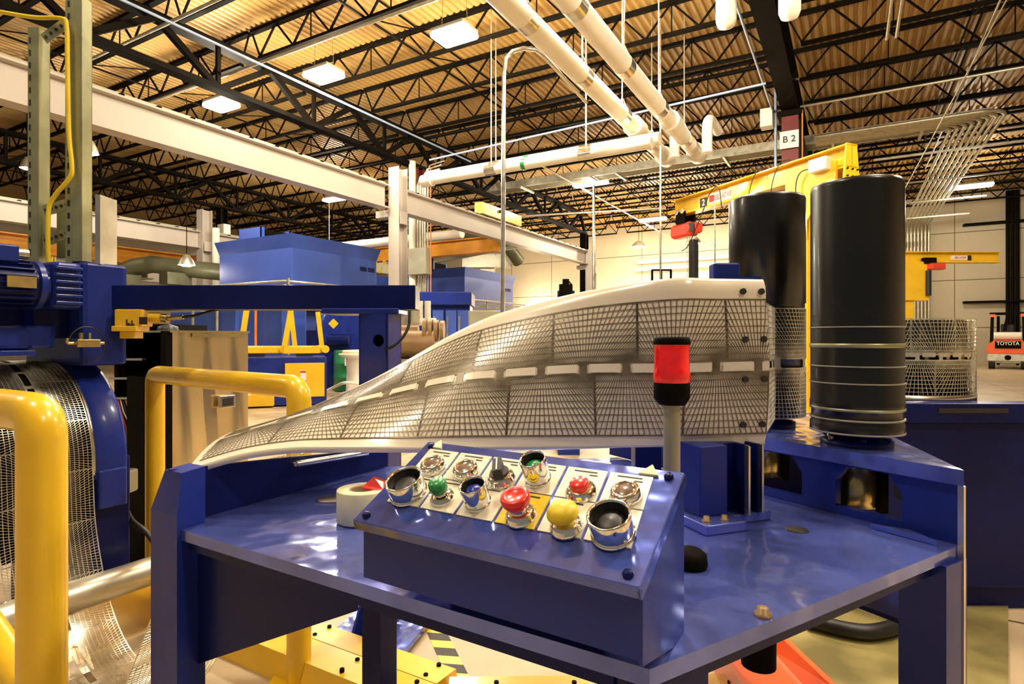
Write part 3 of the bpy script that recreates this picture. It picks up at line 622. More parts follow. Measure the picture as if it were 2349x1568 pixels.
# blue machine with doors right of the conduit column
t = thing('door_machine', 'blue machine with handled doors below the far blue hood', 'machine', P(1010, 720, 14)); m = MB(CAMM)
a = cpx(950, 745, 13.6); b = cpx(1078, 700, 13.6); m.bbv((a.x, 13.6, 0), (b.x, 14.6, b.z+.02), .02); m.bbv((a.x-.1, 13.4, b.z), (b.x+.05, 14.7, b.z+.3), .03); m.build('body', BLUE, t)
for i, x in enumerate((1005, 1035, 1062)):
    a = cpx(x, 745, 13.55); d_ = MB(CAMM).bbv((a.x-.13, 13.5, .8), (a.x+.13, 13.6, 1.85), .02).build('door', ENCL, t)
    MB(CAMM).bb((a.x-.1, 13.46, 1.2), (a.x-.06, 13.5, 1.7)).build('handle', STEEL, d_)
t = thing('grey_cabinet', 'grey cabinet top showing behind the cream guide', 'cabinet', P(1090, 720, 11)); m = MB(CAMM); a = cpx(1075, 745, 11); b = cpx(1150, 712, 11)
m.bbv((a.x, 11, 0), (b.x, 11.8, b.z), .02); m.build('body', GREY, t)
t = thing('mixer_motor', 'small dark motor standing up behind the cream guide', 'motor', P(1298, 700, 6)); m = MB()
m.cyl(P(1298, 720, 6), P(1298, 652, 6), .07, 18); m.cyl(P(1298, 652, 6), P(1298, 640, 6), .035, 14); m.build('body', BLK, t)
MB().tube(smooth_path([P(1305, 645, 6), P(1312, 655, 6), P(1310, 668, 6)], 4), .008, 6).build('cable', RUB, t)
MB(CAMM).bb(cpx(1280, 720, 6), cpx(1316, 668, 6.1)).build('bracket', BLUE, t)
m = MB(CAMM); m.bb((cpx(1280, 720, 6).x, 6.0, 0), (cpx(1330, 720, 6).x, 6.4, 1.38)); m.build('tank', BLUE, t)
# ------------------------------------------------------------------ yellow jib crane
E = Vector((4.65, 8.0, 3.53)); T_ = Vector((3.18, 11.37, 3.53)); D_ = (T_-E).normalized(); LB = (T_-E).length
Nn = Vector((-.917, -.4, 0)).normalized()
JF = CAMM @ frame(E, -D_, (0,0,1), Nn)          # x towards the near end, y up, z towards the viewer's side
t = thing('jib_crane', 'yellow jib crane with a long boom reaching left from its mast behind the black rollers', 'crane', W((E+D_*.76)*1.0 - Vector((0,0,3.53))))
m = MB(JF); m.bb((-LB, 0, -.11), (0, .02, .11)); m.bb((-LB, .3, -.11), (0, .32, .11)); m.bb((-LB, .02, -.008), (0, .3, .008)); m.build('boom', YEL, t)
m = MB(JF); m.prism([(-.16,-.2), (.16,-.2), (.1,.33), (-.1,.33)], 0, .025, frame((0,0,0), (0,0,1), (0,1,0), (-1,0,0)))
m.bb((-.22, -.2, -.16), (0.03, -.18, .16)); ep = m.build('end_plate', YEL, t)
for i in range(6): MB(JF).cyl((-.03, -.12+.1*(i % 2), -.1+.1*(i//2)), (.02, -.12+.1*(i % 2), -.1+.1*(i//2)), .012, 8).build('bolt', BLK, ep)
m = MB(JF); m.prism([(-.98,.2), (-.98,-.36), (-.92,-.42), (-.92,-.9), (-.6,-.9), (-.6,-.62), (-.4,-.36), (-.18,-.24), (-.14,-.1), (-.14,.12), (-.3,.14)], .1, .14); m.prism([(-.98,.0), (-.98,-.36), (-.92,-.42), (-.92,-.9), (-.6,-.9), (-.6,-.62), (-.4,-.36), (-.18,-.24), (-.14,0)], -.14, -.1); m.build('mast_head', YEL, t)
m = MB(JF); m.bb((-.92, -3.53, -.15), (-.6, -.36, .13)); m.build('mast', YEL, t)
m = MB(JF); m.bb((-1.05, -3.53, -.3), (-.47, -3.5, .3)); m.build('base_plate', YEL, t)
MB(JF).bbv((-.5, .02, .1), (-.22, .2, .24), .01).build('control_box', PAPER, t)
st = MB(JF).bb((-2.75, .07, .009), (-2.2, .25, .013)).build('name_sticker', PAPER, t)
text('ABELL-HOWE', .135, REDINK, st, JF @ frame((-2.42, .15, .014), (1,0,0), (0,1,0), (0,0,1)), sx=.52); MB(JF).bb((-2.74, .1, .0125), (-2.62, .22, .015)).build('red_square', REDINK, st)
st = MB(JF).bb((-2.98, .04, .009), (-2.8, .22, .013)).build('number_sticker', INK, t); text('2', .16, PAPER, st, JF @ frame((-2.89, .13, .014), (1,0,0), (0,1,0), (0,0,1)))
MB(JF).tube(smooth_path([(-.5, .1, .17), (-.66, .08, .2), (-.74, -.1, .2), (-.72, -.5, .2)], 6), .009, 6).build('cable', RUB, t)
for x in (-1.55, -1.1): MB(JF).tube(smooth_path([(x-.1, -.5, .2), (x-.08, 0, .2), (x, .34, .12), (x+.1, .38, 0)], 6), .008, 6).build('cable', RUB, t)
MB(JF).tube(smooth_path([(-3.2, -.72, .25), (-3.05, -.6, .2), (-2.7, .0, .16), (-2.6, .2, .14), (-2.45, .3, .14), (-2.35, .22, .14), (-2.3, -.1, .14)], 6), .009, 6).build('cable', RUB, t)
MB(JF).bb((-LB-.2, .1, -.03), (-LB, .16, .03)).build('end_stop', YEL, t)
t = thing('chain_hoist', 'red electric chain hoist hanging from the tip of the yellow jib boom', 'hoist', JF @ Vector((-3.35, -.3, 0))); m = MB(JF)
m.bbv((-3.7, -.43, -.1), (-3.1, -.16, .13), .08); m.bbv((-3.12, -.4, -.07), (-2.98, -.2, .1), .06); m.build('body', REDM, t)
MB(JF).bb((-3.2, -.36, .121), (-3.02, -.2, .125)).build('name_plate', INK, t)
m = MB(JF); m.bb((-3.5, -.17, -.08), (-3.25, .03, -.12)); m.bb((-3.5, -.17, .11), (-3.25, .05, .14)); m.build('trolley', BLK, t)
for x in (-3.46, -3.3): MB(JF).cyl((x, .05, .1), (x, .05, .16), .05, 12).build('trolley_wheel', STEEL, t)
for dx in (-.02, .05):
    m = MB(JF)
    for k in range(38):
        y = -.44-.034*k; r = .014
        pts = [(-3.32+dx+(r*math.cos(a) if k % 2 else 0), y+.02*math.sin(a), (0 if k % 2 else r*math.cos(a))) for a in [q*math.pi/3 for q in range(7)]]
        m.tube(pts, .005, 4, False)
    m.build('chain', STEEL, t)
m = MB(JF); m.bbv((-3.22, -1.45, -.05), (-3.08, -.5, .08), .03); m.build('chain_bag', RUB, t)
# second jib crane, far right
D2 = 13.0; Jq = CAMM
t = thing('jib_crane', 'smaller yellow jib crane beside the grey switch cabinet at the right', 'crane', P(2105, 700, D2)); m = MB(CAMM)
a = cpx(2060, 603, D2); b = cpx(2290, 578, D2); m.bb((a.x, D2-.12, a.z), (b.x, D2+.12, a.z+.02)); m.bb((a.x, D2-.12, b.z-.02), (b.x, D2+.12, b.z)); m.bb((a.x, D2-.01, a.z), (b.x, D2+.01, b.z)); m.build('boom', YEL, t)
a = cpx(2050, 690, D2); b = cpx(2122, 602, D2); m = MB(CAMM); m.bbv((a.x, D2-.16, a.z), (b.x, D2+.16, b.z), .02); m.build('mast_head', YEL, t)
m = MB(CAMM); m.bbv((a.x, D2-.1, 0), (a.x+.4, D2+.12, a.z), .02); m.build('mast', YEL, t)
a = cpx(2182, 596, D2-.02); b = cpx(2218, 586, D2-.02); st = MB(CAMM).bb((a.x, D2-.03, a.z), (b.x, D2-.011, b.z)).build('name_sticker', PAPER, t)
text('ABELL-HOWE', .07, REDINK, st, CAMM @ frame(((a.x+b.x)/2+.02, D2-.032, (a.z+b.z)/2), (1,0,0), (0,0,1), (0,-1,0)), sx=.6)
a = cpx(2219, 597, D2); b = cpx(2226, 586, D2); MB(CAMM).bb((a.x, D2-.03, a.z), (b.x, D2-.011, b.z)).build('number_sticker', INK, t)
t = thing('chain_hoist', 'small red hoist on the far right yellow jib crane', 'hoist', P(2138, 612, D2-.1)); m = MB(CAMM); a = cpx(2122, 620, D2-.1); b = cpx(2156, 605, D2-.1); m.bbv((a.x, D2-.3, a.z), (b.x, D2-.1, b.z), .04); m.build('body', REDM, t)
MB(CAMM).bb(cpx(2122, 604, D2-.2), cpx(2140, 592, D2-.08)).build('trolley', BLK, t)
MB(CAMM).cyl(cpx(2130, 620, D2-.2), cpx(2130, 678, D2-.2), .055, 10).build('chain_bag', RUB, t)
# ------------------------------------------------------------------ forklift (rear view)
fp = cpx(2312, 846, 22.4); fd = Vector((fp.x, fp.y, 0)).normalized(); fr = Vector((fd.y, -fd.x, 0))
FK = CAMM @ frame((fp.x, fp.y, 0), fr, fd, (0,0,1))        # x right, y away, z up
t = thing('forklift', 'orange and black forklift seen from behind at the right edge', 'forklift', FK @ Vector((0,0,0)))
m = MB(FK); m.prism([(-.66,.66), (-.6,.95), (-.4,1.12), (.4,1.12), (.6,.95), (.66,.66), (.55,.6), (-.55,.6)], 0, .7, frame((0,0,0), (1,0,0), (0,0,1), (0,-1,0)) @ Matrix.Translation((0,0,-.7))); m.build('counterweight', ORNG, t)
m = MB(FK); m.bbv((-.55, .1, .22), (.55, 1.9, .62), .08); m.bbv((-.62, .0, .3), (.62, .3, .6), .05); m.build('chassis', GALV, t)
bp = MB(FK).bbv((-.38, -.03, .8), (.38, .03, 1.08), .02).build('rear_panel', BLK, t)
text('TOYOTA', .19, PAPER, bp, FK @ frame((0, -.035, .99), (1,0,0), (0,0,1), (0,-1,0)), sx=.85)
m = MB(FK)
for s in (-1, 1): m.bar((s*.5, .25, 1.0), (s*.47, .45, 2.15), .09, .1); m.bar((s*.5, 1.6, 1.0), (s*.47, 1.4, 2.15), .09, .09)
m.bb((-.55, .3, 2.13), (.55, 1.55, 2.2)); m.bar((-.1, .5, 1.5), (.0, .45, 2.1), .1); m.bb((-.4, .5, 1.12), (.4, .9, 1.35)); m.build('overhead_guard', BLK, t)
for s in (-1, 1):
    MB(FK).bb((s*.45-.08, .3, 2.02), (s*.45+.08, .4, 2.14)).build('tail_light', ORNG, t)
MB(FK).cyl((-.42, .25, 1.28), (.4, .25, 1.28), .15, 16).build('gas_tank', WHT, t)
m = MB(FK); m.bbv((-.22, .7, 1.1), (.22, .95, 1.75), .06); m.build('seat', RUB, t)
for x, y in ((-.48, .3), (.48, .3), (-.5, 1.5), (.5, 1.5)): MB(FK).cyl((x-.1, y, .27), (x+.1, y, .27), .27, 20).build('wheel', RUB, t)
m = MB(FK); m.bb((-.35, 1.9, .1), (-.25, 2.0, 2.1)); m.bb((.25, 1.9, .1), (.35, 2.0, 2.1)); m.build('mast', BLK, t)
m = MB(FK); m.bb((-.3, 1.95, .04), (-.18, 2.8, .09)); m.build('fork', STEEL, t); MB(FK).bb((.18, 1.95, .04), (.3, 2.8, .09)).build('fork', STEEL, t)
MB(FK).cyl((0, -.02, .45), (0, .02, .45), .1, 14).build('tow_pin', BLK, t)
# ------------------------------------------------------------------ lattice strip generator
def lattice(m, S, u0, u1, H, pitch=.19, mid=.026, wf=.0028, w=.0013, th=.0012, nr=16, nh=10, off=0.0):
    """wires of a punched battery grid mapped through S(u, v) -> (point, normal); two rows with a lug band between"""
    rh = (H-mid)/2
    def rib(a, b, wd, step=.022):
        du, dv = b[0]-a[0], b[1]-a[1]; L = math.hypot(du, dv)
        if L < .002: return
        pu, pv = -dv/L*wd/2, du/L*wd/2; n = max(1, int(abs(du)/step+abs(dv)/.05)); vs = []
        for i in range(n+1):
            t = i/n; u, v = a[0]+du*t, a[1]+dv*t
            p, q = S(u+pu, v+pv), S(u-pu, v-pv); nn = p[1]
            vs += [p[0]+nn*off, q[0]+nn*off, q[0]+nn*(off+th), p[0]+nn*(off+th)]
        fs = []
        for i in range(n):
            k = i*4
            for j in range(4): fs.append((k+j, k+4+j, k+4+(j+1) % 4, k+(j+1) % 4))
        fs += [(3,2,1,0), (n*4, n*4+1, n*4+2, n*4+3)]
        m.add(vs, fs)
    def clip(a, b, x0, x1):
        if a[0] > b[0]: a, b = b, a
        if b[0] < x0 or a[0] > x1: return None
        if b[0]-a[0] > 1e-9:
            f = (b[1]-a[1])/(b[0]-a[0])
            if a[0] < x0: a = (x0, a[1]+f*(x0-a[0]))
            if b[0] > x1: b = (x1, a[1]+f*(x1-a[0]))
        return a, b
    for row in (0, 1):
        sh = 0 if row == 0 else pitch*.5
        vb, vt = (0, rh) if row == 0 else (H, H-rh)     # outer edge -> lug edge
        i = math.floor((u0-sh)/pitch)
        while i*pitch+sh < u1:
            p0, p1 = max(u0, i*pitch+sh), min(u1, (i+1)*pitch+sh); uL = (i+.63)*pitch+sh; base = i*pitch+sh
            if p1-p0 > .004:
                for v in (vb, vt): rib((p0, v), (p1, v), wf)
                for u in (base, base+pitch):
                    if u0 <= u <= u1: rib((u, vb), (u, vt), wf*1.3)
                for k in range(1, nh):
                    v = vb+(vt-vb)*k/nh; rib((p0, v), (p1, v), w)
                for k in range(-int(1.45*nr), int(1.9*nr)):
                    ub = base+pitch*(k+.5)/nr; ut = uL+(ub-uL)*.30
                    c = clip((ub, vb), (ut, vt), max(p0, base), min(p1, base+pitch))
                    if c: rib(c[0], c[1], w)
                if u0 < uL < u1:
                    rib((uL, rh-.001), (uL, H-rh+.001), .017)
                    rib((uL-.012, vt), (uL+.012, vt), .008)
            i += 1
# ------------------------------------------------------------------ cream twisted guide and the strip on it
ST = [((1758,993,1.275),(1757,687)), ((1640,996,1.272),(1642,687)), ((1535,998,1.272),(1534,688)), ((1340,999,1.272),(1337,708)), ((1130,1000,1.272),(1160,742)),
      ((1020,1001,1.272),(1080,765)), ((935,1003,1.275),(1005,797)), ((845,1004,1.283),(925,838)), ((755,1006,1.295),(855,873)), ((670,1010,1.305),(775,908)), ((560,1027,1.31),(665,952)), ((440,1062,1.30),(540,988))]
HS = .294
Bp, Tp = [], []
for (bx, by, bd), (tx, ty) in ST:
    B = cpx(bx, by, bd); best = None
    for k in range(0, 400):
        d = bd-.01+.0012*k; T = cpx(tx, ty, d); e = abs((T-B).length-HS)
        if best is None or e < best[0]-1e-6: best = (e, T)
    Bp.append(B); Tp.append(B+(best[1]-B).normalized()*HS)
Bs, Ts = smooth_path(Bp, 8), smooth_path(Tp, 8)
acc = [0]
for i in range(1, len(Bs)): acc.append(acc[-1]+((Bs[i]+Ts[i]-Bs[i-1]-Ts[i-1])/2).length)
UT = acc[-1]
def SG(u, v):
    u = min(max(u, 0), UT-1e-5); i = 0
    while acc[i+1] < u: i += 1
    t = (u-acc[i])/(acc[i+1]-acc[i]); B = Bs[i].lerp(Bs[i+1], t); T = Ts[i].lerp(Ts[i+1], t)
    Y = (T-B); X = (Bs[i+1]+Ts[i+1]-Bs[i]-Ts[i]); n = Y.cross(X).normalized()
    if n.y > 0 or (abs(n.y) < .3 and n.z < 0): n = -n
    w = v/HS; bul = .012*max(0, 4*w*(1-w)) if 0 <= w <= 1 else 0
    return B+Y*w+n*bul, n
strip = thing('lead_grid_strip', 'continuous punched lead grid strip running over drum, cream guide and black roller', 'metal strip', W((-.1, 1.3, .95)))
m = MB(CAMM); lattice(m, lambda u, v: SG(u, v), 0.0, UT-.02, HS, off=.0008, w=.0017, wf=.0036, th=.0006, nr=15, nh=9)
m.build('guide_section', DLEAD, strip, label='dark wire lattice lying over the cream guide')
gd = thing('strip_guide', 'long cream plastic guide twisting the grid strip from flat to upright above the blue table', 'guide', W((.3, 1.3, .95)))
m = MB(CAMM); NU, VS = 90, [-.026, -.02, 0, .05, .1, .147, .2, .25, .294, .31, .325, .336, .342]
rows = []; thk = .014
for i in range(NU+1):
    u = (UT-.001)*i/NU; fl = []; bk = []
    for v in VS:
        p, n = SG(u, v); e = 0
        if v > .31: e = -((v-.31)/.032)**2*.012
        if v < -.019: e = -.006
        fl.append(p+n*e); bk.append(p+n*(e-thk))
    rows.append(fl+bk[::-1])
K = len(rows[0]); vs = [p for r in rows for p in r]; fs = [(i*K+k, i*K+(k+1) % K, (i+1)*K+(k+1) % K, (i+1)*K+k) for i in range(NU) for k in range(K)]
m.add(vs, fs, True); m.add(rows[0], [tuple(range(K))]); m.add(rows[-1], [tuple(reversed(range(K)))])
m.build('guide_shell', CREAM, gd)
for u in (.012, .055):
    for v in (.312, .205, .118, .02):
        p, n = SG(u, v); MB(CAMM).cyl(p-n*.002, p+n*.0055, .0068, 14).build('bolt_hole', INK, gd)
# pale windows in the lug band
m = MB(CAMM); i = 0
while True:
    uc = .095*i+.024+.0475
    if uc > UT-.05: break
    a, b = uc-.034, uc+.034; g = []
    for k in range(5):
        u = a+(b-a)*k/4
        for v in (.1375, .1565): p, n = SG(u, v); g.append(p+n*.004)
    m.add(g, [(k*2, k*2+2, k*2+3, k*2+1) for k in range(4)]); i += 1
m.build('band_windows', CREAM, gd)
# blue backing of the guide
m = MB(CAMM); a = cpx(1628, 640, 1.36); b = cpx(1688, 606, 1.36); m.bbv((a.x, 1.33, a.z), (b.x, 1.37, b.z), .006); m.build('backing_block', BLUE, gd)
m = MB(CAMM); a = cpx(1640, 639, 1.32); b = cpx(1752, 628, 1.32); m.bb((a.x, 1.325, 1.25), (b.x-.004, 1.345, a.z+.006)); m.build('backing_plate', BLUE, gd)
# ------------------------------------------------------------------ blue work table
ZT = .81
L_, N_, R_ = Vector((-.716,1.217,0)), Vector((.162,.689,0)), Vector((.841,1.10,0)); m1 = Vector((.857,.515,0)); m2 = Vector((-.515,.857,0))
C_ = R_+m2*.95; B_ = Vector((-.388,1.774,0))
tb = thing('work_table', 'blue painted steel machine table with a wavy gloss top under the control box', 'table', W((0, 1.2, 0)))
m = MB(CAMM); poly = [(p.x, p.y) for p in (L_, N_, R_, C_, B_)]; m.prism(poly, ZT-.022, ZT); m.build('tabletop', TABLE, tb)
m = MB(CAMM)
for a, b, w_ in ((L_, N_, .06), (N_, R_, .06)):
    d = (b-a).normalized(); n = Vector((-d.y, d.x, 0)); a2 = a+n*.02+d*.05; b2 = b+n*.02-d*.05
    m.bar((a2.x, a2.y, ZT-.034), (b2.x, b2.y, ZT-.034), .012, .024)
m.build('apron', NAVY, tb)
def leg(m, c, s, z0, z1, ang=0):
    R = Matrix.Rotation(ang, 3, 'Z'); m.box((c.x, c.y, (z0+z1)/2), (s, s, z1-z0), R)
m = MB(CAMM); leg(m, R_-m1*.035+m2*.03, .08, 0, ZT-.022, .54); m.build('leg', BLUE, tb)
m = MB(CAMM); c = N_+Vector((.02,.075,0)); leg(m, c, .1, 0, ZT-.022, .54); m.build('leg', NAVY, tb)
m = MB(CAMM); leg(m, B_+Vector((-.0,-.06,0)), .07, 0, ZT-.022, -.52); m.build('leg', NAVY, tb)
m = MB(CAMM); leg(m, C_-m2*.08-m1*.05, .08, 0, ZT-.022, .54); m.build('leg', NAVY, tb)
# tall corner post with bevelled top at the left
dX = Vector((.866,-.5,0)); dY = Vector((.5,.866,0))
q = CAMM @ frame((L_.x, L_.y, 0), dX, dY, (0,0,1))
m = MB(q); m.prism([(-.045,-.01), (.05,-.01), (.05,.05), (-.045,.05)], 0, .84)
m.add([(-.045,-.01,.84), (.05,-.01,.84), (.05,.05,.84), (-.045,.05,.84), (-.01,.0,.925), (.05,.0,.925), (.05,.05,.93), (-.01,.05,.93)], [(0,1,5,4), (1,2,6,5), (2,3,7,6), (3,0,4,7), (4,5,6,7)])
m.build('leg', BLUE, tb)
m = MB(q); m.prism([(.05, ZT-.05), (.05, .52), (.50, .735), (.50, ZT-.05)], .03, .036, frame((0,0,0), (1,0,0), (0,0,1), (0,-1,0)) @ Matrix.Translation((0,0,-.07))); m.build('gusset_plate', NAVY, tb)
# left side upstand along world Y
m = MB(q); m.add([(0,.0,ZT), (.012,.0,ZT), (.012,.65,ZT), (0,.65,ZT), (0,.0,.928), (.012,.0,.928), (.012,.65,.868), (0,.65,.868)], [(0,3,2,1), (4,5,6,7), (0,1,5,4), (1,2,6,5), (2,3,7,6), (3,0,4,7)]); m.build('upstand', NAVY, tb)
m = MB(q); m.cyl((.03, .3, .885), (.03, .55, .872), .008, 10); m.cyl((.03,.3,.885), (.012,.3,.885), .006, 8); m.cyl((.03,.55,.872), (.012,.55,.872), .006, 8); m.build('handle', STEEL, tb)
m = MB(CAMM); p = cpx(760, 1143, 1.42); m.lathe([(0,.002), (.03,.003), (.036,.001)], (p.x, p.y, ZT), 24); m.build('cover_disc', STEEL, tb)
p = cpx(1828, 1214, 1.19); MB(CAMM).lathe([(0,.0012), (.022,.0012), (.022,0)], (p.x, p.y, ZT), 24).build('table_hole', INK, tb)
p = cpx(1750, 1412, .822); m = MB(CAMM); m.lathe([(.012,0), (.012,.004), (.008,.005), (.008,.012), (0,.012)], (p.x, p.y, ZT), 10); m.build('bolt', BROWN, tb)
p = cpx(1582, 1300, 1.0); m = MB(CAMM); m.lathe([(.028,0), (.03,.006), (.028,.022), (.018,.03), (0,.031)], (p.x, p.y, ZT), 28); tag(m.build('round_knob', BLK), 'round black knob on the blue table just right of the control box', 'knob')
# blue column carrying the guide
cx0 = cpx(1660, 1185, 1.25); q = CAMM @ frame((cx0.x, cx0.y, 0), (math.cos(.35), math.sin(.35), 0), (-math.sin(.35), math.cos(.35), 0), (0,0,1))
t = thing('guide_column', 'short blue column bolted to the table under the right end of the cream guide', 'column', q @ Vector((0,0,ZT)))
m = MB(q); m.bbv((-.075, -.02, ZT+.02), (-.005, .06, .975), .004); m.build('column_body', BLUE, t)
m = MB(q); m.bb((-.005, .0, ZT+.02), (.03, .06, .975)); m.bb((.03, -.035, ZT+.02), (.038, .05, .975)); m.bb((.038, .02, ZT+.02), (.062, .05, .975)); m.bb((.062, -.03, ZT+.02), (.07, .05, .975)); m.build('channel', NAVY, t)
m = MB(q); m.bb((.026, -.045, ZT+.02), (.031, -.033, .975)); m.bb((.066, -.04, ZT+.02), (.071, -.028, .975)); m.build('edge_strip', STEEL, t)
m = MB(q); m.bbv((-.1, -.07, ZT), (.0, .09, ZT+.02), .004); m.bbv((.0, -.03, ZT), (.1, .09, ZT+.02), .004); m.build('base_plate', TABLE, t)
for x, y in ((-.08,-.045), (-.04,-.05), (.085,.0), (.085,.06)):
    MB(q).lathe([(.009,0), (.009,.003), (.006,.004), (.006,.011), (0,.011)], (x, y, ZT+.02), 8).build('bolt', BROWN, t)
p = cpx(1480, 1070, 1.6); m = MB(CAMM); m.bbv((p.x-.035, 1.56, ZT), (p.x+.035, 1.62, .95), .004); tag(m.build('guide_post', NAVY), 'dark blue post on the table behind the beacon pole', 'post')
# ------------------------------------------------------------------ roller housing at the right with two black rollers
q = CAMM @ frame((R_.x, R_.y, 0), m2, m1, (0,0,1))          # x along the wall away to the left, y behind
hs = thing('roller_housing', 'dark blue roller housing with two arched openings behind the table', 'machine housing', q @ Vector((.4,.1,.2)))
m = MB(q); zt = .955; wl = 1.0
for x0, x1 in ((0, .10), (.235, .315), (.435, wl)): m.bb((x0, 0, ZT+.001), (x1, .02, zt-.03))
for x0, x1 in ((.10, .235), (.315, .435)):
    m.bb((x0, 0, ZT+.001), (x1, .02, .828))
    for s, xx in ((1, x0), (-1, x1)): m.prism([(xx, .92), (xx+s*.025, .92), (xx, .885)], 0, .02, frame((0,0,0), (1,0,0), (0,0,1), (0,1,0)))
    m.bb((x0, 0, .92), (x1, .02, zt-.03))
m.build('front_wall', BLUE, hs)
m = MB(q); m.prism([(-.012,-.012), (wl,-.012), (wl,.5), (.5,.5), (.24,.262)], zt-.03, zt); m.build('top_plate', TABLE, hs)
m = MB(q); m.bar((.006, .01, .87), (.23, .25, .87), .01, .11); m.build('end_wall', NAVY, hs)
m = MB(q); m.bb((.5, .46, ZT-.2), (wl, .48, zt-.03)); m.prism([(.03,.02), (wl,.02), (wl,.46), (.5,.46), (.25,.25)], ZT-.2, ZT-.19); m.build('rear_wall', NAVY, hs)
MB(q).prism([(0,0), (.12,0), (.06,.03)], ZT+.001, ZT+.01, frame((.02,-.04,0), (1,0,0), (0,1,0), (0,0,1))).build('gusset', TABLE, hs)
m = MB(q); m.bb((-.012, -.012, .02), (-.002, -.004, zt-.03)); m.build('edge_strip', STEEL, hs)
ROL = [((.80,1.36),.0965), ((.722,1.66),.101)]
for k, ((x, y), r) in enumerate(ROL):
    m = MB(CAMM); m.lathe([(.001,-.14), (.046,-.14), (.05,-.12), (.05,-.03), (.03,-.03), (.03,0)], (x, y, zt-.0), 20); m.build('motor', GOLD, hs)
    for a in range(4):
        an = a*math.pi/2+.5; MB(CAMM).bar((x+.058*math.cos(an), y+.058*math.sin(an), ZT), (x+.058*math.cos(an), y+.058*math.sin(an), .93), .018).build('motor_post', BLK, hs)
    m = MB(CAMM); m.lathe([(.075,0), (.075,.012), (.06,.016), (.05,.03), (.03,.03)], (x, y, zt), 28); m.build('bearing_flange', NAVY, hs)
    for a in range(6):
        an = a*math.pi/3+.2; MB(CAMM).cyl((x+.066*math.cos(an), y+.066*math.sin(an), zt+.012), (x+.066*math.cos(an), y+.066*math.sin(an), zt+.02), .007, 8).build('bolt', GOLD if a % 3 == 0 else NAVY, hs)
(x, y), r = ROL[0]; zb = .985
t = thing('drive_roller', 'tall black roller with bright steel rings, the nearer and right hand one', 'roller', W((x, y, zb)))
prof = [(0, 0), (r*.98, 0), (r, .004)]
prof += [(r, .02), (r*.97, .024), (r*.97, .05), (r, .054), (r, .07), (r*.985, .074), (r*.985, 1.555-zb-.01), (r*.97, 1.555-zb), (r*.3, 1.558-zb), (0, 1.558-zb)]
MB(CAMM).lathe(prof, (x, y, zb), 64).build('roller_shell', BLACKROLL, t)
for z0, z1, mt_ in ((.0, .004, GREY), (.03, .034, GREY), (.052, .058, OLIV), (.112, .115, GREY), (.15, .153, GREY), (.193, .203, OLIV), (.238, .241, GREY)):
    MB(CAMM).lathe([(r*.97, z0), (r*1.006, z0), (r*1.006, z1), (r*.97, z1)], (x, y, zb), 64).build('ring', mt_, t)
MB(CAMM).cyl((x, y, zb-.03), (x, y, zb+.01), .03, 16).build('shaft', STEEL, t)
(x, y), r = ROL[1]
t = thing('drive_roller', 'tall black roller carrying the grid strip, behind the end of the cream guide', 'roller', W((x, y, zb)))
MB(CAMM).lathe([(0, 0), (r*.97, 0), (r*.97, 1.295-zb), (r, 1.297-zb), (r, 1.585-zb), (r*.97, 1.592-zb), (0, 1.594-zb)], (x, y, zb), 64).build('roller_shell', BLACKROLL, t)
MB(CAMM).cyl((x, y, zb-.03), (x, y, zb+.01), .03, 16).build('shaft', STEEL, t)
def cylmap(cx, cy, r, z0, a0, sgn=1):
    def f(u, v):
        a = a0+sgn*u/r; n = Vector((math.cos(a), math.sin(a), 0)); return Vector((cx+r*n.x, cy+r*n.y, z0+v)), n
    return f
m = MB(CAMM); lattice(m, cylmap(x, y, r*1.0, .985, -2.9), 0, r*math.pi*1.25, .294, w=.0017, wf=.003, off=-.001, nh=13, nr=16)
m.build('roller_section', LEAD, strip)
m = MB(CAMM)                                       # run from the guide's end to the roller
A, B2 = Bp[0]+Vector((.004,.02,0)), Vector((x-r*.2, y-r*.98, .985))
dd = (B2-A); 
def SF(u, v): p = A+dd*(u/dd.length); return Vector((p.x, p.y, .985+v)), Vector((dd.y, -dd.x, 0)).normalized()
lattice(m, SF, 0, dd.length, .294, w=.0017, wf=.003); m.build('transfer_section', LEAD, strip)
# ------------------------------------------------------------------ right hand dark blue cabinet, coil on top
t = thing('base_cabinet', 'large dark blue machine cabinet at the right edge with a long black slot', 'cabinet', W((3.0, 3.0, 0)))
m = MB(CAMM); x0 = cpx(1930, 900, 2.55).x; m.bbv((x0, 2.58, .1), (3.6, 2.64, .83), .01); m.bbv((x0-.02, 2.55, .83), (3.62, 2.66, .915), .006); m.bb((x0, 2.6, 0), (3.6, 2.66, .1)); m.bb((3.54, 2.64, .1), (3.6, 3.9, .9)); m.bb((x0, 3.8, .1), (3.6, 3.9, .7)); m.build('body', NAVY, t)
a, b = cpx(2152, 947, 2.55), cpx(2312, 936, 2.55); MB(CAMM).bb((a.x, 2.546, a.z), (b.x, 2.552, b.z)).build('slot', INK, t)
cc = cpx(2046, 900, 3.05); r = .345
t = thing('grid_strip_coil', 'large upright coil of shiny lead grid strip on the dark blue cabinet', 'coil', W((cc.x, cc.y, .915)))
m = MB(CAMM)
lattice(m, cylmap(cc.x, cc.y, r, .93, -2.8), 0, r*3.6, .36, pitch=.2, w=.0026, wf=.005, th=.002, nr=10, nh=9); m.build('outer_wrap', LEAD, t)
m = MB(CAMM); lattice(m, cylmap(cc.x, cc.y, r-.02, .93, -2.72), 0, r*3.4, .36, pitch=.2, w=.0026, wf=.005, th=.002, nr=3, nh=9); m.build('inner_wrap', GOLD, t)
MB(CAMM).lathe([(r-.035, 0), (r-.035, .355), (0,.355)], (cc.x, cc.y, .93), 64).build('core_drum', BLK, t)
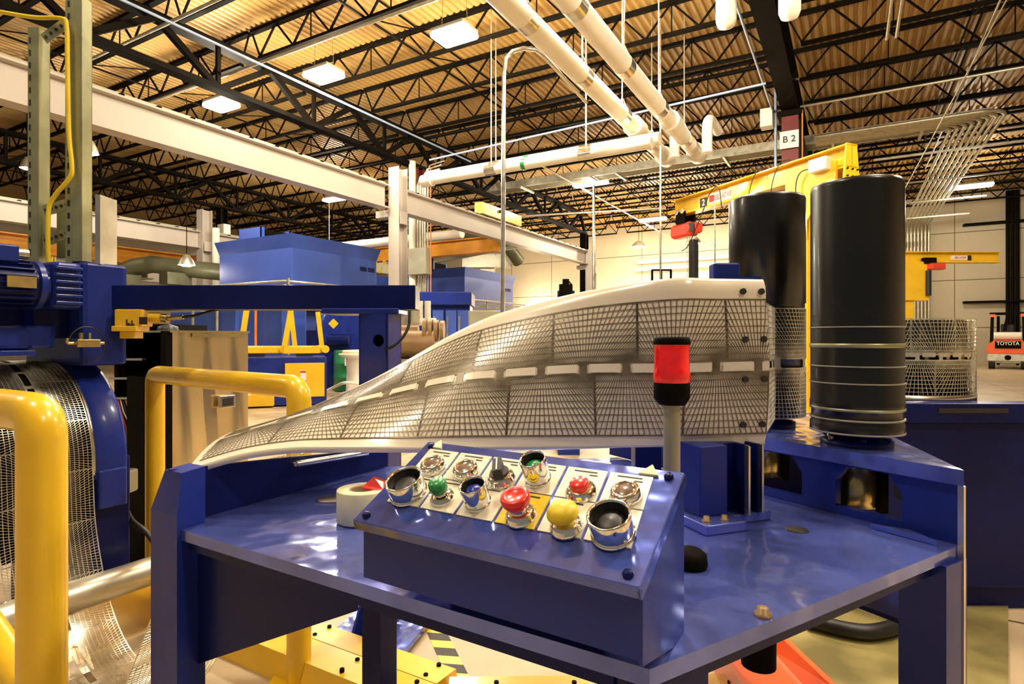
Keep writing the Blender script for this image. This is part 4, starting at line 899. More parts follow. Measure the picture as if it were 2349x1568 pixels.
MB(CAMM).lathe([(0,0), (.3,0), (.3,.02), (.12,.04), (.12,.86), (r,.87), (r,.9), (0,.9)], (cc.x, cc.y, .0), 48).build('turntable', NAVY, t)
MB(CAMM).lathe([(r-.01, .0), (r+.004, 0), (r+.004, .036), (r-.01, .036)], (cc.x, cc.y, .895), 64).build('bottom_band', STEEL, t)
m = MB(CAMM)
for k in range(16):
    a = -2.8+k*.2
    m.add([(cc.x+(r+.003)*math.cos(a+q_), cc.y+(r+.003)*math.sin(a+q_), z) for z in (1.112, 1.132) for q_ in (0, .04, .08, .12, .16)], [(i, i+1, i+6, i+5) for i in range(4)])
m.build('lug_tabs', LEAD, t)
# ------------------------------------------------------------------ floor things at the lower right
m = MB(CAMM); pts = [cpx(1690, 1640, 1.72), cpx(1770, 1408, 2.54), cpx(2205, 1362, 2.74), cpx(2313, 1378, 2.67), cpx(2313, 1640, 1.86)]
m.prism([(p.x, p.y) for p in pts][::-1], .0, .012); tag(m.build('floor_plate', MAT_O), 'olive stained metal plate on the floor under the right end of the table', 'floor plate')
m = MB(CAMM); pts = smooth_path([Vector((p.x, p.y, .045)) for p in (cpx(1850, 1425, 2.4), cpx(1990, 1455, 2.3), cpx(2090, 1425, 2.42), cpx(2075, 1385, 2.6), cpx(1980, 1372, 2.65))], 8)
m.tube(pts, .03, 10); tag(m.build('rubber_hose', RUB), 'thick black hose looping over the olive floor plate', 'hose')
t = thing('plastic_tub', 'orange-red plastic tub on the floor beneath the table edge', 'tub', W((.95, 2.05, .0))); m = MB(CAMM)
a, b = cpx(1645, 1500, 1.95), cpx(1800, 1500, 1.95)
m.add([(a.x+.03, 1.75, .013), (b.x+.0, 1.75, .013), (b.x, 2.05, .013), (a.x+.03, 2.05, .013), (a.x, 1.7, .17), (b.x+.06, 1.7, .17), (b.x+.03, 2.12, .17), (a.x, 2.12, .17), (a.x+.02, 1.72, .17), (b.x+.04, 1.72, .17), (b.x+.01, 2.1, .17), (a.x+.02, 2.1, .17), (a.x+.04, 1.77, .12), (b.x, 1.77, .12), (b.x-.01, 2.04, .12), (a.x+.04, 2.04, .12)],
  [(0,3,2,1), (0,1,5,4), (1,2,6,5), (2,3,7,6), (3,0,4,7), (4,5,9,8), (5,6,10,9), (6,7,11,10), (7,4,8,11), (8,9,13,12), (9,10,14,13), (10,11,15,14), (11,8,12,15), (12,13,14,15)]); m.build('tub_body', ORNG, t)
m = MB(CAMM); p = cpx(1740, 1500, 1.2); m.cyl((p.x, p.y, .53), (p.x, p.y, ZT-.022), .034, 18); tag(m.build('cable_gland', BLK), 'black tube hanging below the table above the red tub', 'tube')
# ------------------------------------------------------------------ control box
FL = Vector((-.2308,.8627,.93)); FRp = Vector((.1425,.6248,.93)); BL = Vector((-.1507,1.0158,1.0221)); BR = Vector((.2251,.7828,1.0221))
e1 = ((FRp-FL)+(BR-BL)).normalized(); tmp = (BL-FL)+(BR-FRp); e2 = (tmp-e1*tmp.dot(e1)).normalized(); en = e1.cross(e2)
OC = (FL+FRp+BL+BR)/4; WB = .4427; HB = .196
PF = CAMM @ frame(OC, e1, e2, en)                    # panel frame centred
def pan(px, py, h=0):                                # pixel -> panel coordinates at height h above the lid
    d = cpx(px, py, 1)-Vector((0,0,EYE)); o = Vector((0,0,EYE)); tt = ((OC+en*h-o).dot(en))/d.dot(en); p = o+d*tt-OC
    return p.dot(e1), p.dot(e2)
cb = thing('control_box', 'blue sloping control box with two rows of buttons on ivory plates', 'control box', W((OC.x, OC.y, .85)))
m = MB(PF); m.bbv((-WB/2, -HB/2, -.006), (WB/2, HB/2, 0), .005); m.bbv((-WB/2, -HB/2, -.018), (WB/2, -HB/2+.004, -.004), .001); m.bb((WB/2-.004, -HB/2, -.018), (WB/2, HB/2, -.004)); m.bb((-WB/2, -HB/2, -.018), (-WB/2+.004, HB/2, -.004)); m.build('lid', LIDM, cb)
hd = Vector((e1.x, e1.y, 0)).normalized(); bd_ = Vector((-hd.y, hd.x, 0)); QF = CAMM @ frame((OC.x, OC.y, 0), hd, bd_, (0,0,1))
c2 = e2.dot(bd_)*HB/2; s2 = e2.z*HB/2
m = MB(QF); m.prism([(-c2+.012, .845), (-c2+.012, OC.z-s2-.012), (c2-.01, OC.z+s2-.012), (c2-.01, .845)], -WB/2+.012, WB/2-.006, frame((0,0,0), (0,1,0), (0,0,1), (1,0,0))); m.build('housing', BLUE, cb)
m = MB(QF); m.prism([(-c2+.012, .84), (-c2+.012, OC.z-s2-.012), (c2-.002, OC.z+s2-.008), (c2-.002, ZT+.001), (c2-.05, ZT+.001)], WB/2-.006, WB/2-.001, frame((0,0,0), (0,1,0), (0,0,1), (1,0,0))); m.build('side_plate', BLUE, cb)
for x in (-1, 1):
    for y in (-1, 1):
        m = MB(PF); m.lathe([(.0065,0), (.0065,.003), (.004,.006), (0,.006)], (x*(WB/2-.018), y*(HB/2-.014), 0), 12); m.build('lid_screw', NAVY, cb)
m = MB(QF); m.bb((-WB/2+.1, c2-.07, ZT), (WB/2-.1, c2-.02, .845)); m.build('mounting_base', BLK, cb)
# legend plates: 2 rows x 6
TL, TR_, BRr, BLl = pan(985,1030), pan(1503,1097), pan(1452,1260), pan(886,1150)
def lerp2(a, b, t): return (a[0]+(b[0]-a[0])*t, a[1]+(b[1]-a[1])*t)
def gp(s, r): return lerp2(lerp2(BLl, BRr, s), lerp2(TL, TR_, s), r)
TXT = {}
for rw in (0, 1):
    for k in range(6):
        s0, s1 = k/6+.006, (k+1)/6-.006; r0, r1 = (.0, .49) if rw == 0 else (.51, 1)
        ps = [gp(s0, r0), gp(s1, r0), gp(s1, r1), gp(s0, r1)]
        ylw = (rw == 0 and k == 3)
        lg = MB(PF).prism(ps, 0, .0018).build('legend_plate', YLEG if ylw else LEGEND, cb)
        if ylw: lg['label'] = 'yellow legend plate'
        if True:                                       # worn lines of unreadable engraving
            m = MB(PF); a, b = gp(s0+.03, r1-.05), gp(s1-.035, r1-.05); m.bar((a[0], a[1], .002), (b[0], b[1], .002), .0022, .0006)
            if rw: a, b = gp(s1-.06, r1-.1), gp(s1-.03, r1-.1); m.bar((a[0], a[1], .002), (b[0], b[1], .002), .0022, .0006)
            m.build('engraving', INK, lg)
for px_, py_ in ((1005,1022), (1492,1082)):
    c = pan(px_, py_); s = .0135; MB(PF).prism([(c[0]-s, c[1]-s*.6), (c[0]+s, c[1]-s*.6), (c[0], c[1]+s*.9)], 0, .0035).build('warning_triangle', TAPE, cb)
def L(nm, prof, c, m_, par, seg=36, lab=None):
    o = MB(PF).lathe(prof, (c[0], c[1], .0018), seg).build(nm, m_, par)
    if lab: o['label'] = lab
    return o
def shroud(px_, py_, r, h, outer=CHROME, cap=RUB, caph=.4, nm='shrouded_button', lab=None):
    c = pan(px_, py_, h)
    o = L(nm, [(r*.9, 0), (r*.93, h*.2), (r, h), (r*.97, h+.002), (r*.86, h+.001), (r*.84, h*.3), (0, h*.3)], c, outer, cb, lab=lab)
    L('liner', [(r*.855, h*.97), (r*.835, h*.3), (0, h*.3)], c, INK, o)
    L('cap', [(r*.74, h*.31), (r*.76, h*(caph+.1)), (r*.66, h*(caph+.26)), (r*.4, h*(caph+.36)), (0, h*(caph+.4))], c, cap, o)
    L('lock_ring', [(r*1.0, 0), (r*1.0, .003), (r*.9, .004)], c, CHROME, o)
    return o
shroud(926, 1100, .0295, .028, lab='wide chrome shroud around a black button, left end')
shroud(1397, 1183, .0275, .030, lab='wide chrome shroud around a black button, right end')
shroud(1084, 1115, .0195, .032, cap=BLUE, caph=.5, lab='tall chrome shroud around a blue button')
shroud(1222, 1055, .0195, .036, cap=GREEN, caph=.45, lab='tall chrome shroud around a green button')
def indicator(px_, py_, lab=None):
    c = pan(px_, py_, .012)
    o = L('indicator', [(.021, 0), (.022, .002), (.0205, .006), (.0195, .011), (.0175, .0135), (.0135, .0135), (.0125, .0115), (0, .0115)], c, CHROME, cb, 16)
    L('lens', [(.0125, .0112), (.0105, .0125), (0, .0128)], c, DIAL, o)
indicator(991, 1062); indicator(1066, 1072); indicator(1433, 1124)
def base_nut(c, r=.019, h=.01): return L('push_button', [(r*1.05, 0), (r*1.05, .003), (r, .004), (r*.95, h*.7), (r*.75, h), (0, h)], c, CHROME, cb, 14)
c = pan(1330, 1115, .012); o = base_nut(c, .021, .01); o['label'] = 'red push button with chrome nut'; L('cap', [(.0125, .009), (.013, .017), (.0115, .019), (0, .019)], c, RED, o)
c = pan(1006, 1118, .022); o = base_nut(c, .018, .009); o['label'] = 'green knob'; L('stem', [(.009, .009), (.009, .016)], c, STEEL, o); L('cap', [(.0115, .014), (.0135, .018), (.014, .028), (.012, .032), (0, .032)], c, GREEN, o, 12)
c = pan(1146, 1085, .014); o = base_nut(c, .021, .012); o['label'] = 'black selector knob'
mm = MB(PF); mm.box((c[0], c[1], .022), (.0135, .03, .018), Matrix.Rotation(.5, 3, 'Z')); mm.cyl((c[0], c[1], .01), (c[0], c[1], .018), .014, 20); mm.build('knob', RUB, o); MB(PF).box((c[0], c[1]+.0, .0315), (.002, .026, .001), Matrix.Rotation(.5, 3, 'Z')).build('pointer_line', PAPER, o)
c = pan(1182, 1142, .034); o = base_nut(c, .021, .012); o['label'] = 'red mushroom stop button'; L('stem', [(.012, .012), (.0115, .022)], c, STEEL, o)
L('cap', [(.012, .018), (.0165, .022), (.0195, .028), (.02, .034), (.0185, .0375), (.0125, .0385), (.0115, .0375), (0, .0375)], c, RED, o)
c = pan(1289, 1170, .03); o = base_nut(c, .021, .012); o['label'] = 'yellow mushroom button'; L('stem', [(.0095, .012), (.009, .02)], c, STEEL, o)
L('cap', [(.009, .017), (.017, .019), (.0205, .023), (.0195, .029), (.014, .034), (.007, .0365), (0, .037)], c, YLEG, o)
# beacon
bp = cpx(1541, 1100, .9); t = thing('beacon_light', 'red beacon light on a grey pole behind the control box', 'beacon', W((bp.x, bp.y, ZT)))
MB(CAMM).cyl((bp.x, bp.y, ZT+.001), (bp.x, bp.y, 1.105), .0128, 20).build('pole', GREY, t)
MB(CAMM).lathe([(0, 0), (.02, 0), (.027, .01), (.0275, .03), (.026, .036)], (bp.x, bp.y, 1.098), 32).build('base', BLK, t)
MB(CAMM).lathe([(.0265, 0), (.028, .004), (.0275, .016), (.0265, .018), (.0265, .062), (.027, .064)], (bp.x, bp.y, 1.132), 32).build('lens', REDL, t)
MB(CAMM).lathe([(.0275, 0), (.028, .003), (.0275, .009), (.024, .012), (0, .012)], (bp.x, bp.y, 1.190), 32).build('cap', BLK, t)
# tape roll with red scrap
c = cpx(832, 1190, 1.25); t = thing('tape_roll', 'cream masking tape roll on the blue table left of the control box', 'tape roll', W((c.x, c.y, ZT)))
MB(CAMM).lathe([(.028, 0), (.053, 0), (.054, .002), (.054, .064), (.053, .066), (.029, .066), (.028, .064), (.028, 0)], (c.x, c.y, ZT+.003), 48).build('tape', TAPE, t)
MB(CAMM).lathe([(.0275, 0.001), (.0275, .064), (.025, .064), (.025, .001)], (c.x, c.y, ZT+.003), 40).build('core', BROWN, t)
m = MB(CAMM); m.add([(c.x+.0, c.y-.01, .884), (c.x+.055, c.y-.02, .876), (c.x+.045, c.y+.03, .889), (c.x+.02, c.y+.02, .90), (c.x+.0, c.y-.01, .881), (c.x+.055, c.y-.02, .873), (c.x+.045, c.y+.03, .886), (c.x+.02, c.y+.02, .897)], [(0,1,2,3), (7,6,5,4), (0,4,5,1), (1,5,6,2), (2,6,7,3), (3,7,4,0)])
tag(m.build('red_plastic_scrap', RED), 'small red plastic piece lying on the tape roll', 'scrap')
# ------------------------------------------------------------------ left machine: drum, strip loop, cast head (world axes)
XC, ZCn, RD = -2.92, .708, .40
Y0, Y1 = .846, 1.14
pc = thing('puller_machine', 'dark blue drum machine at the left edge with motor and cast arm above', 'machine', (-2.9, 1.2, 0))
def loop_pts():
    pts = []
    for k in range(25):                                # over the drum, from the back to the front tangent
        a = math.radians(135-135*k/24); pts.append(Vector((XC+RD*math.cos(a), 0, ZCn+RD*math.sin(a))))
    pts += [Vector(p) for p in ((-2.513,0,.62), (-2.50,0,.5), (-2.45,0,.34), (-2.375,0,.19), (-2.25,0,.075), (-2.08,0,.03), (-1.9,0,.05), (-1.78,0,.13), (-1.68,0,.28), (-1.55,0,.5), (-1.42,0,.72), (-1.33,0,.88))]
    return smooth_path(pts, 3)
LP = loop_pts(); la = [0]
for i in range(1, len(LP)): la.append(la[-1]+(LP[i]-LP[i-1]).length)
LT = la[-1]
def SL(u, v):
    u = min(max(u, 0), LT-1e-5); i = 0
    while la[i+1] < u: i += 1
    t = (u-la[i])/(la[i+1]-la[i]); p = LP[i].lerp(LP[i+1], t); d = (LP[i+1]-LP[i]).normalized(); n = Vector((-d.z, 0, d.x))
    if u < LT*.8 and False: pass
    n = Vector((d.z*-1, 0, d.x)); n = n if (n.x > 0 or n.z > .5) else n
    return Vector((p.x, Y1-v*1.0, p.z)), n
m = MB(); lattice(m, SL, 0, LT, .294, w=.0016, wf=.0036, th=.0014, nr=17, nh=9, off=.0015)
m.build('hanging_section', LEAD, strip, label='bright lattice wrapped over the drum and hanging in a loop to the floor')
dax = frame((0,0,0), (1,0,0), (0,0,1), (0,-1,0))
m = MB(); m.lathe([(0, 0), (RD-.006, 0), (RD-.006, .30), (0, .30)], (XC, Y1+.005, ZCn), 72, ax=dax); m.build('drum', BLK, pc)
m = MB(); m.lathe([(RD-.10, 0), (RD+.012, 0), (RD+.012, .012), (RD+.012, .10), (RD-.01, .115), (RD-.10, .115), (RD-.10, 0)], (XC, Y1+.12, ZCn), 64, a0=math.radians(-8), a1=math.radians(150), ax=dax)
m.build('curved_shoe', BLUE, pc)
m = MB(); m.bbv((XC+RD-.09, Y1+.015, ZCn-.17), (XC+RD+.02, Y1+.12, ZCn-.02), .01); m.build('shoe_end_block', BLUE, pc)
m = MB(); m.lathe([(RD-.004, 0), (RD+.006, 0), (RD+.006, .01), (RD-.004, .01)], (XC, Y1+.012, ZCn), 64, a0=math.radians(-5), a1=math.radians(150), ax=dax); m.build('rim', STEEL, pc)
m = MB(); m.bbv((-2.78, Y1+.02, 0), (-2.56, Y1+.16, .72), .01); m.bbv((-3.3, Y1+.02, 0), (-2.8, Y1+.1, .5), .01); m.build('frame_leg', NAVY, pc)
m = MB(); m.bbv((-3.1, 1.14, 1.09), (-2.6, 1.31, 1.50), .02); m.build('drive_housing', BLUE, pc)
m = MB(); m.bbv((-2.85, .2, 1.155), (-2.66, 1.02, 1.245), .03); m.bbv((-2.9, .2, 1.135), (-2.62, 1.0, 1.155), .004); m.bbv((-2.82, .98, 1.16), (-2.66, 1.08, 1.25), .02); m.build('cast_arm', BLUE, pc)
m = MB(); m.bbv((-3.1, .2, 1.2), (-2.78, 1.15, 1.42), .03); m.bbv((-2.8, 1.02, 1.2), (-2.7, 1.14, 1.32), .01); m.build('gear_case', NAVY, pc)
# motor with fins and name plate
mt = MB(); mt.cyl((-2.62, .5, 1.395), (-2.62, .985, 1.395), .078, 28); mt = mt.build('motor', NAVY, pc)
m = MB()
for k in range(20):
    a = k*math.pi*2/20; c, s = math.cos(a), math.sin(a); m.bar((-2.62+.082*c, .52, 1.395+.082*s), (-2.62+.082*c, .97, 1.395+.082*s), .004, .016, (c, 0, s))
m.build('cooling_fins', NAVY, mt)
m = MB(); m.bb((-2.535, .88, 1.378), (-2.525, .965, 1.418)); m.build('name_plate', GOLD, mt)
m = MB(); m.cyl((-2.62, .98, 1.395), (-2.62, 1.02, 1.395), .07, 24); m.cyl((-2.62, .985, 1.395), (-2.62, 1.003, 1.395), .09, 24); m.build('end_bell', BLUE, mt)
m = MB(); m.bbv((-2.7, .45, 1.47), (-2.56, .93, 1.53), .01); m.build('terminal_box', BLUE, mt); MB().cyl((-2.6, .93, 1.505), (-2.6, .965, 1.505), .02, 12).build('cable_gland', STEEL, mt)
m = MB(); m.bbv((-2.75, 1.02, 1.31), (-2.545, 1.12, 1.485), .02)
for k in range(6): m.bbv((-2.547, 1.025, 1.325+k*.026), (-2.53, 1.115, 1.337+k*.026), .004)
m.build('gearbox', BLUE, pc)
# valve with loop of black tube
m = MB(); m.bbv((-2.56, 1.09, 1.165), (-2.52, 1.17, 1.195), .003); v = m.build('air_valve', GOLD, pc)
m = MB(); m.cyl((-2.54, 1.11, 1.195), (-2.54, 1.11, 1.22), .008, 10); m.cyl((-2.54, 1.14, 1.195), (-2.54, 1.14, 1.22), .005, 10); m.cyl((-2.54, 1.17, 1.18), (-2.54, 1.19, 1.18), .006, 8); m.cyl((-2.54, 1.065, 1.18), (-2.54, 1.09, 1.18), .006, 8); m.cyl((-2.54, 1.065, 1.18), (-2.54, 1.065, 1.2), .006, 8); m.build('fitting', GOLD, v)
m = MB(); pts = [(-2.54, 1.13+.062*math.cos(a), 1.175+.068*math.sin(a)) for a in [math.radians(g) for g in range(170, -75, -15)]]; m.tube(pts, .003, 6); m.build('air_tube', RUB, v)
# long blue arm and its pillar
a0_ = cpx(285, 682, 2.46); a1_ = cpx(958, 682, 2.44)
ar = thing('transfer_arm', 'long dark blue horizontal arm reaching from the left machine over a round-holed pillar', 'machine arm', W((a1_.x-.1, 2.35, 0)))
m = MB(CAMM); zb_ = EYE+65*2.42/1342; m.bbv((a0_.x-.02, 2.38, zb_), (a1_.x, 2.50, zb_+.098), .004); m.build('arm_beam', NAVY, ar)
m = MB(CAMM); m.bbv((a0_.x-.02, 2.37, zb_-.003), (a0_.x+.25, 2.375, zb_+.095), .002); 
pxc = cpx(865, 800, 2.3); ps = .062
PFm = CAMM @ frame((pxc.x, 2.36, 0), (math.cos(-.25), math.sin(-.25), 0), (-math.sin(-.25), math.cos(-.25), 0), (0,0,1))
hz, hr = 1.19, .024; hx = .022
m = MB(PFm); seg = 24                               # front face with a round hole
ring = [(hx+hr*math.cos(2*math.pi*k/seg), hz+hr*math.sin(2*math.pi*k/seg)) for k in range(seg)]
def sq(k):
    a = 2*math.pi*k/seg; c, s = math.cos(a), math.sin(a); t = .038/max(abs(c), abs(s)); return (hx+c*t, hz+s*t)
out = [sq(k) for k in range(seg)]
m.add([(p[0], -ps, p[1]) for p in ring+out]+[(p[0], -ps+.01, p[1]) for p in ring], [(k, (k+1) % seg, seg+(k+1) % seg, seg+k) for k in range(seg)]+[(2*seg+k, 2*seg+(k+1) % seg, (k+1) % seg, k) for k in range(seg)])
x0, x1, z0, z1 = hx-.038, hx+.038, hz-.038, hz+.038
m.bb((-ps, -ps, .05), (ps, -ps+.008, z0)); m.bb((-ps, -ps, z1), (ps, -ps+.008, zb_-.02)); m.bb((-ps, -ps, z0), (x0, -ps+.008, z1)); m.bb((x1, -ps, z0), (ps, -ps+.008, z1))
m.bb((-ps, -ps, .05), (-ps+.008, ps, zb_-.02)); m.bb((ps-.008, -ps, .05), (ps, ps, zb_-.02)); m.bb((-ps, ps-.008, .05), (ps, ps, zb_-.02)); m.build('pillar', BLUE, ar)
MB(PFm).bb((-ps+.01, ps-.02, hz-.1), (ps-.01, ps-.012, hz+.1)).build('pillar_inside', INK, ar)
m = MB(CAMM); a = cpx(755, 716, 2.4); b = cpx(925, 716, 2.4); m.bbv((a.x, 2.3, zb_-.022), (b.x, 2.5, zb_), .006); m.build('top_plate', BLUE, ar)
m = MB(PFm); m.bbv((-.17, -.3, .012), (.17, .17, .035), .005); m.build('base_plate', TABLE, ar)
for s in (-1, 1):
    m = MB(PFm); m.prism([(-ps, .035), (-ps-.12, .035), (-ps, .2)], -.005, .005, frame((s*.04,0,0), (0,1,0), (0,0,1), (1,0,0))); m.build('gusset', BLUE, ar)
m = MB(CAMM); m.tube(smooth_path([cpx(940, 712, 2.32), cpx(938, 745, 2.3), cpx(925, 772, 2.28), cpx(905, 792, 2.27), cpx(888, 799, 2.28), cpx(880, 797, 2.33)], 6), .006, 8); m.build('hanging_cable', RUB, ar)
# yellow boxed sensor under the arm
t = thing('sensor_box', 'yellow limit switch box with cable gland under the left end of the blue arm', 'switch', P(305, 740, 2.4)); m = MB(CAMM)
a, b = cpx(284, 749, 2.42), cpx(345, 711, 2.42); m.bbv((a.x, 2.36, a.z), (b.x, 2.44, zb_-.001), .006)
a, b = cpx(281, 760, 2.42), cpx(337, 748, 2.42); m.bbv((a.x, 2.35, a.z), (b.x, 2.44, b.z), .004); a, b = cpx(292, 776, 2.42), cpx(326, 760, 2.42); m.bbv((a.x, 2.37, a.z), (b.x, 2.43, b.z), .004)
m.build('body', YEL, t)
m = MB(CAMM)
for i, h in enumerate((.9, .6, .5, .8, .5, .3)): x = cpx(290+i*4, 740, 2.36).x; m.bb((x, 2.357, 1.235+.0), (x+.004, 2.3605, 1.235+.045*h))
m.bb((cpx(320, 740, 2.36).x, 2.357, 1.255), (cpx(338, 740, 2.36).x, 2.3605, 1.285)); m.build('printed_marks', INK, t)
m = MB(CAMM); m.cyl(cpx(345, 728, 2.4), cpx(372, 729, 2.4), .022, 16); m.build('cap', YEL, t)
m = MB(CAMM); m.cyl(cpx(372, 729, 2.4), cpx(385, 731, 2.4), .02, 6); m.cyl(cpx(385, 731, 2.4), cpx(420, 727, 2.4), .009, 10); m.build('gland', GOLD, t)
m = MB(CAMM); m.tube(smooth_path([cpx(418, 727, 2.4), cpx(445, 724, 2.4), cpx(470, 717, 2.42), cpx(505, 708, 2.45)], 5), .006, 8); m.build('cable', RUB, t)
# ------------------------------------------------------------------ olive slotted strut frame on the left machine
fr_ = thing('strut_frame', 'tall olive slotted strut frame standing on the left machine', 'frame', W((-1.8, 2.4, 1.48)))
def strut(m, a, b, w, face, slots=None):                # C-channel with slot marks as holes plates
    m.bar(a, b, w, w*.9, face)
DS = 2.35
def channel(pxl, pxr, y0, y1, dd, nm='post'):
    a, b = cpx(pxl, y1, dd), cpx(pxr, y0, dd); m = MB(CAMM); w = b.x-a.x
    m.bb((a.x, dd, a.z), (a.x+.004, dd+.06, b.z)); m.bb((b.x-.004, dd, a.z), (b.x, dd+.06, b.z)); m.bb((a.x+w*.42, dd, a.z), (b.x, dd+.004, b.z)); m.bb((a.x, dd+.056, a.z), (b.x, dd+.06, b.z))
    o = m.build(nm, OLIV, fr_)
    z = a.z+.03; s0 = None
    m2_ = MB(CAMM); m2_.bb((a.x, dd-.001, a.z), (a.x+w*.42, dd+.003, b.z)); m2_.build('slotted_face', OLIV, o)
    while z < b.z-.02:
        if s0 is None: s0 = MB(CAMM).bbv((a.x+w*.14, dd-.0025, z), (a.x+w*.3, dd-.0005, z+.024), .003).build('slot', INK, o); z0_ = z
        else: s1 = s0.copy(); COL.objects.link(s1); s1.location = (0, 0, z-z0_)
        z += .05
    return o
channel(64, 88, 62, 602, DS); channel(150, 187, -12, 604, DS)
for ys in ((75, 40), (470, 462), (540, 528)):
    a, b = cpx(96, ys[0]+12, DS), cpx(155, ys[1]+4, DS); m = MB(CAMM); m.bar((a.x, DS+.01, a.z), (b.x, DS+.01, b.z), .004, .045); o = m.build('cross_rail', OLIV, fr_)
    for k in range(5): p = a.lerp(b, (k+.5)/5); MB(CAMM).cyl((p.x, DS+.004, p.z), (p.x, DS+.0078, p.z), .006, 8).build('slot', INK, o)
a, b = cpx(133, 592, DS+.08), cpx(180, 468, DS+.08); MB(CAMM).bbv((a.x, DS+.07, a.z), (b.x, DS+.09, b.z), .005).build('mounting_plate', OLIV, fr_)
a, b = cpx(214, 600, DS), cpx(236, 452, DS); MB(CAMM).bbv((a.x, DS+.02, a.z), (b.x-.025, DS+.08, b.z-.004), .005).build('junction_box', OLIV, fr_); MB(CAMM).bb((b.x-.024, DS-.01, a.z-.01), (b.x-.004, DS+.09, b.z+.008)).build('box_cover', GALV, fr_)
m = MB(CAMM); m.bar((cpx(175, 600, DS).x, DS+.04, cpx(175, 606, DS).z), (cpx(205, 600, DS).x, DS+.04, cpx(205, 606, DS).z), .12, .02); m.build('foot_plate', NAVY, fr_)
m = MB(CAMM); m.cyl(cpx(158, 0, DS+.1), cpx(170, 470, DS+.1), .008, 8); m.build('conduit', GALV, fr_)
m = MB(CAMM); m.tube(smooth_path([cpx(-60, 15, DS), cpx(0, 27, DS), cpx(80, 40, DS), cpx(140, 42, DS-.02), cpx(153, 60, DS-.02), cpx(155, 150, DS-.02), cpx(158, 300, DS-.02), cpx(165, 385, DS-.02), cpx(158, 410, DS-.02), cpx(125, 450, DS-.02), cpx(112, 480, DS-.02), cpx(110, 550, DS-.02), cpx(112, 602, DS-.02)], 6), .0085, 8)
tag(m.build('yellow_cable', AMBER), 'yellow cable swinging down between the olive struts', 'cable')
# ------------------------------------------------------------------ yellow guard rails
def elbow(a, c, b, r, n=6):
    a, c, b = Vector(a), Vector(c), Vector(b); u = (a-c).normalized()*r; v = (b-c).normalized()*r
    return [a]+[c+u*(1-k/n)**2+v*(k/n)**2 for k in range(n+1)]+[b]
rl = thing('guard_rail', 'thick yellow guard rail post in the near left corner', 'guard rail', W((-1.01, 1.25, 0)))
c = Vector((-1.02, 1.27, 1.035)); far = c+Vector((-.866,.5,0))*1.6
m = MB(CAMM); m.tube(elbow((c.x, c.y, 0), c, far, .05, 4), .0455, 28); m.build('rail_tube', YEL, rl)
m = MB(CAMM); m.cyl(cpx(75, 1568, 1.3)+Vector((0,0,-.03)), cpx(-60, 1400, 1.5), .04, 20); m.build('brace', YEL, rl)
m = MB(CAMM); m.bbv((c.x-.12, c.y-.12, 0), (c.x+.12, c.y+.12, .02), .01); m.build('foot_plate', YEL, rl)
p1, p2 = cpx(356, 860, 2.75), cpx(686, 882, 2.03); zz = 1.03; p1.z = p2.z = zz
rl = thing('guard_rail', 'yellow guard rail hoop between the stainless cabinet and the blue table', 'guard rail', W((p2.x, p2.y, 0)))
e = elbow((p1.x, p1.y, 0), p1, p2, .04, 3)[:-1]+elbow(p1, p2, (p2.x, p2.y, 0), .05, 3)[1:]
m = MB(CAMM); m.tube(e, .041, 24); m.build('rail_tube', YEL, rl)
for p in (p1, p2): m = MB(CAMM); m.bbv((p.x-.1, p.y-.1, 0), (p.x+.1, p.y+.1, .015), .008); m.build('foot_plate', YEL, rl)
# ------------------------------------------------------------------ stainless cabinet
t = thing('stainless_cabinet', 'dented shiny stainless cabinet behind the yellow rail', 'cabinet', (-2.95, 1.86, 0))
m = MB(); NY, NZ = 26, 40; y0, y1 = 1.665, 2.085; vs = []
for i in range(NY+1):                                    # dented sheet door
    for k in range(NZ+1):
        u, w = i/NY, k/NZ; e = .014*math.sin(u*math.pi*2.1+.8+1.2*w)*math.sin(math.pi*u)+.006*math.sin(3.1*w+4*u)*math.sin(math.pi*u)*math.sin(math.pi*w)
        vs.append((-2.9+e, y0+(y1-y0)*u, .02+1.21*w))
m.add(vs, [(i*(NZ+1)+k, (i+1)*(NZ+1)+k, (i+1)*(NZ+1)+k+1, i*(NZ+1)+k+1) for i in range(NY) for k in range(NZ)], True)
m.bb((-2.95, y0, .02), (-2.915, y1, 1.23)); m.build('door', STAIN, t)
m = MB(); m.bb((-3.3, 1.655, .02), (-2.95, 1.665, 1.0)); m.bb((-2.95, 1.635, .02), (-2.9, 1.66, 1.235)); m.bb((-3.3, 2.07, .02), (-2.95, 2.08, 1.23)); m.build('side_frame', BLK, t)
m = MB(); m.bb((-2.9, y0+.1, 1.205), (-2.888, y1-.03, 1.225)); m.bb((-3.3, y0-.02, 1.228), (-2.885, y1, 1.238)); m.build('top_flange', STAIN, t)
h = MB().bbv((-2.895, 1.90, .83), (-2.872, 1.99, .895), .006).build('pull_handle', STEEL, t); MB().bb((-2.873, 1.915, .84), (-2.87, 1.975, .88)).build('recess', INK, h)
MB().lathe([(.05,0), (.045,.02), (0,.035)], (-3.0, 1.7, 1.238), 20).build('rubber_cap', RUB, t)
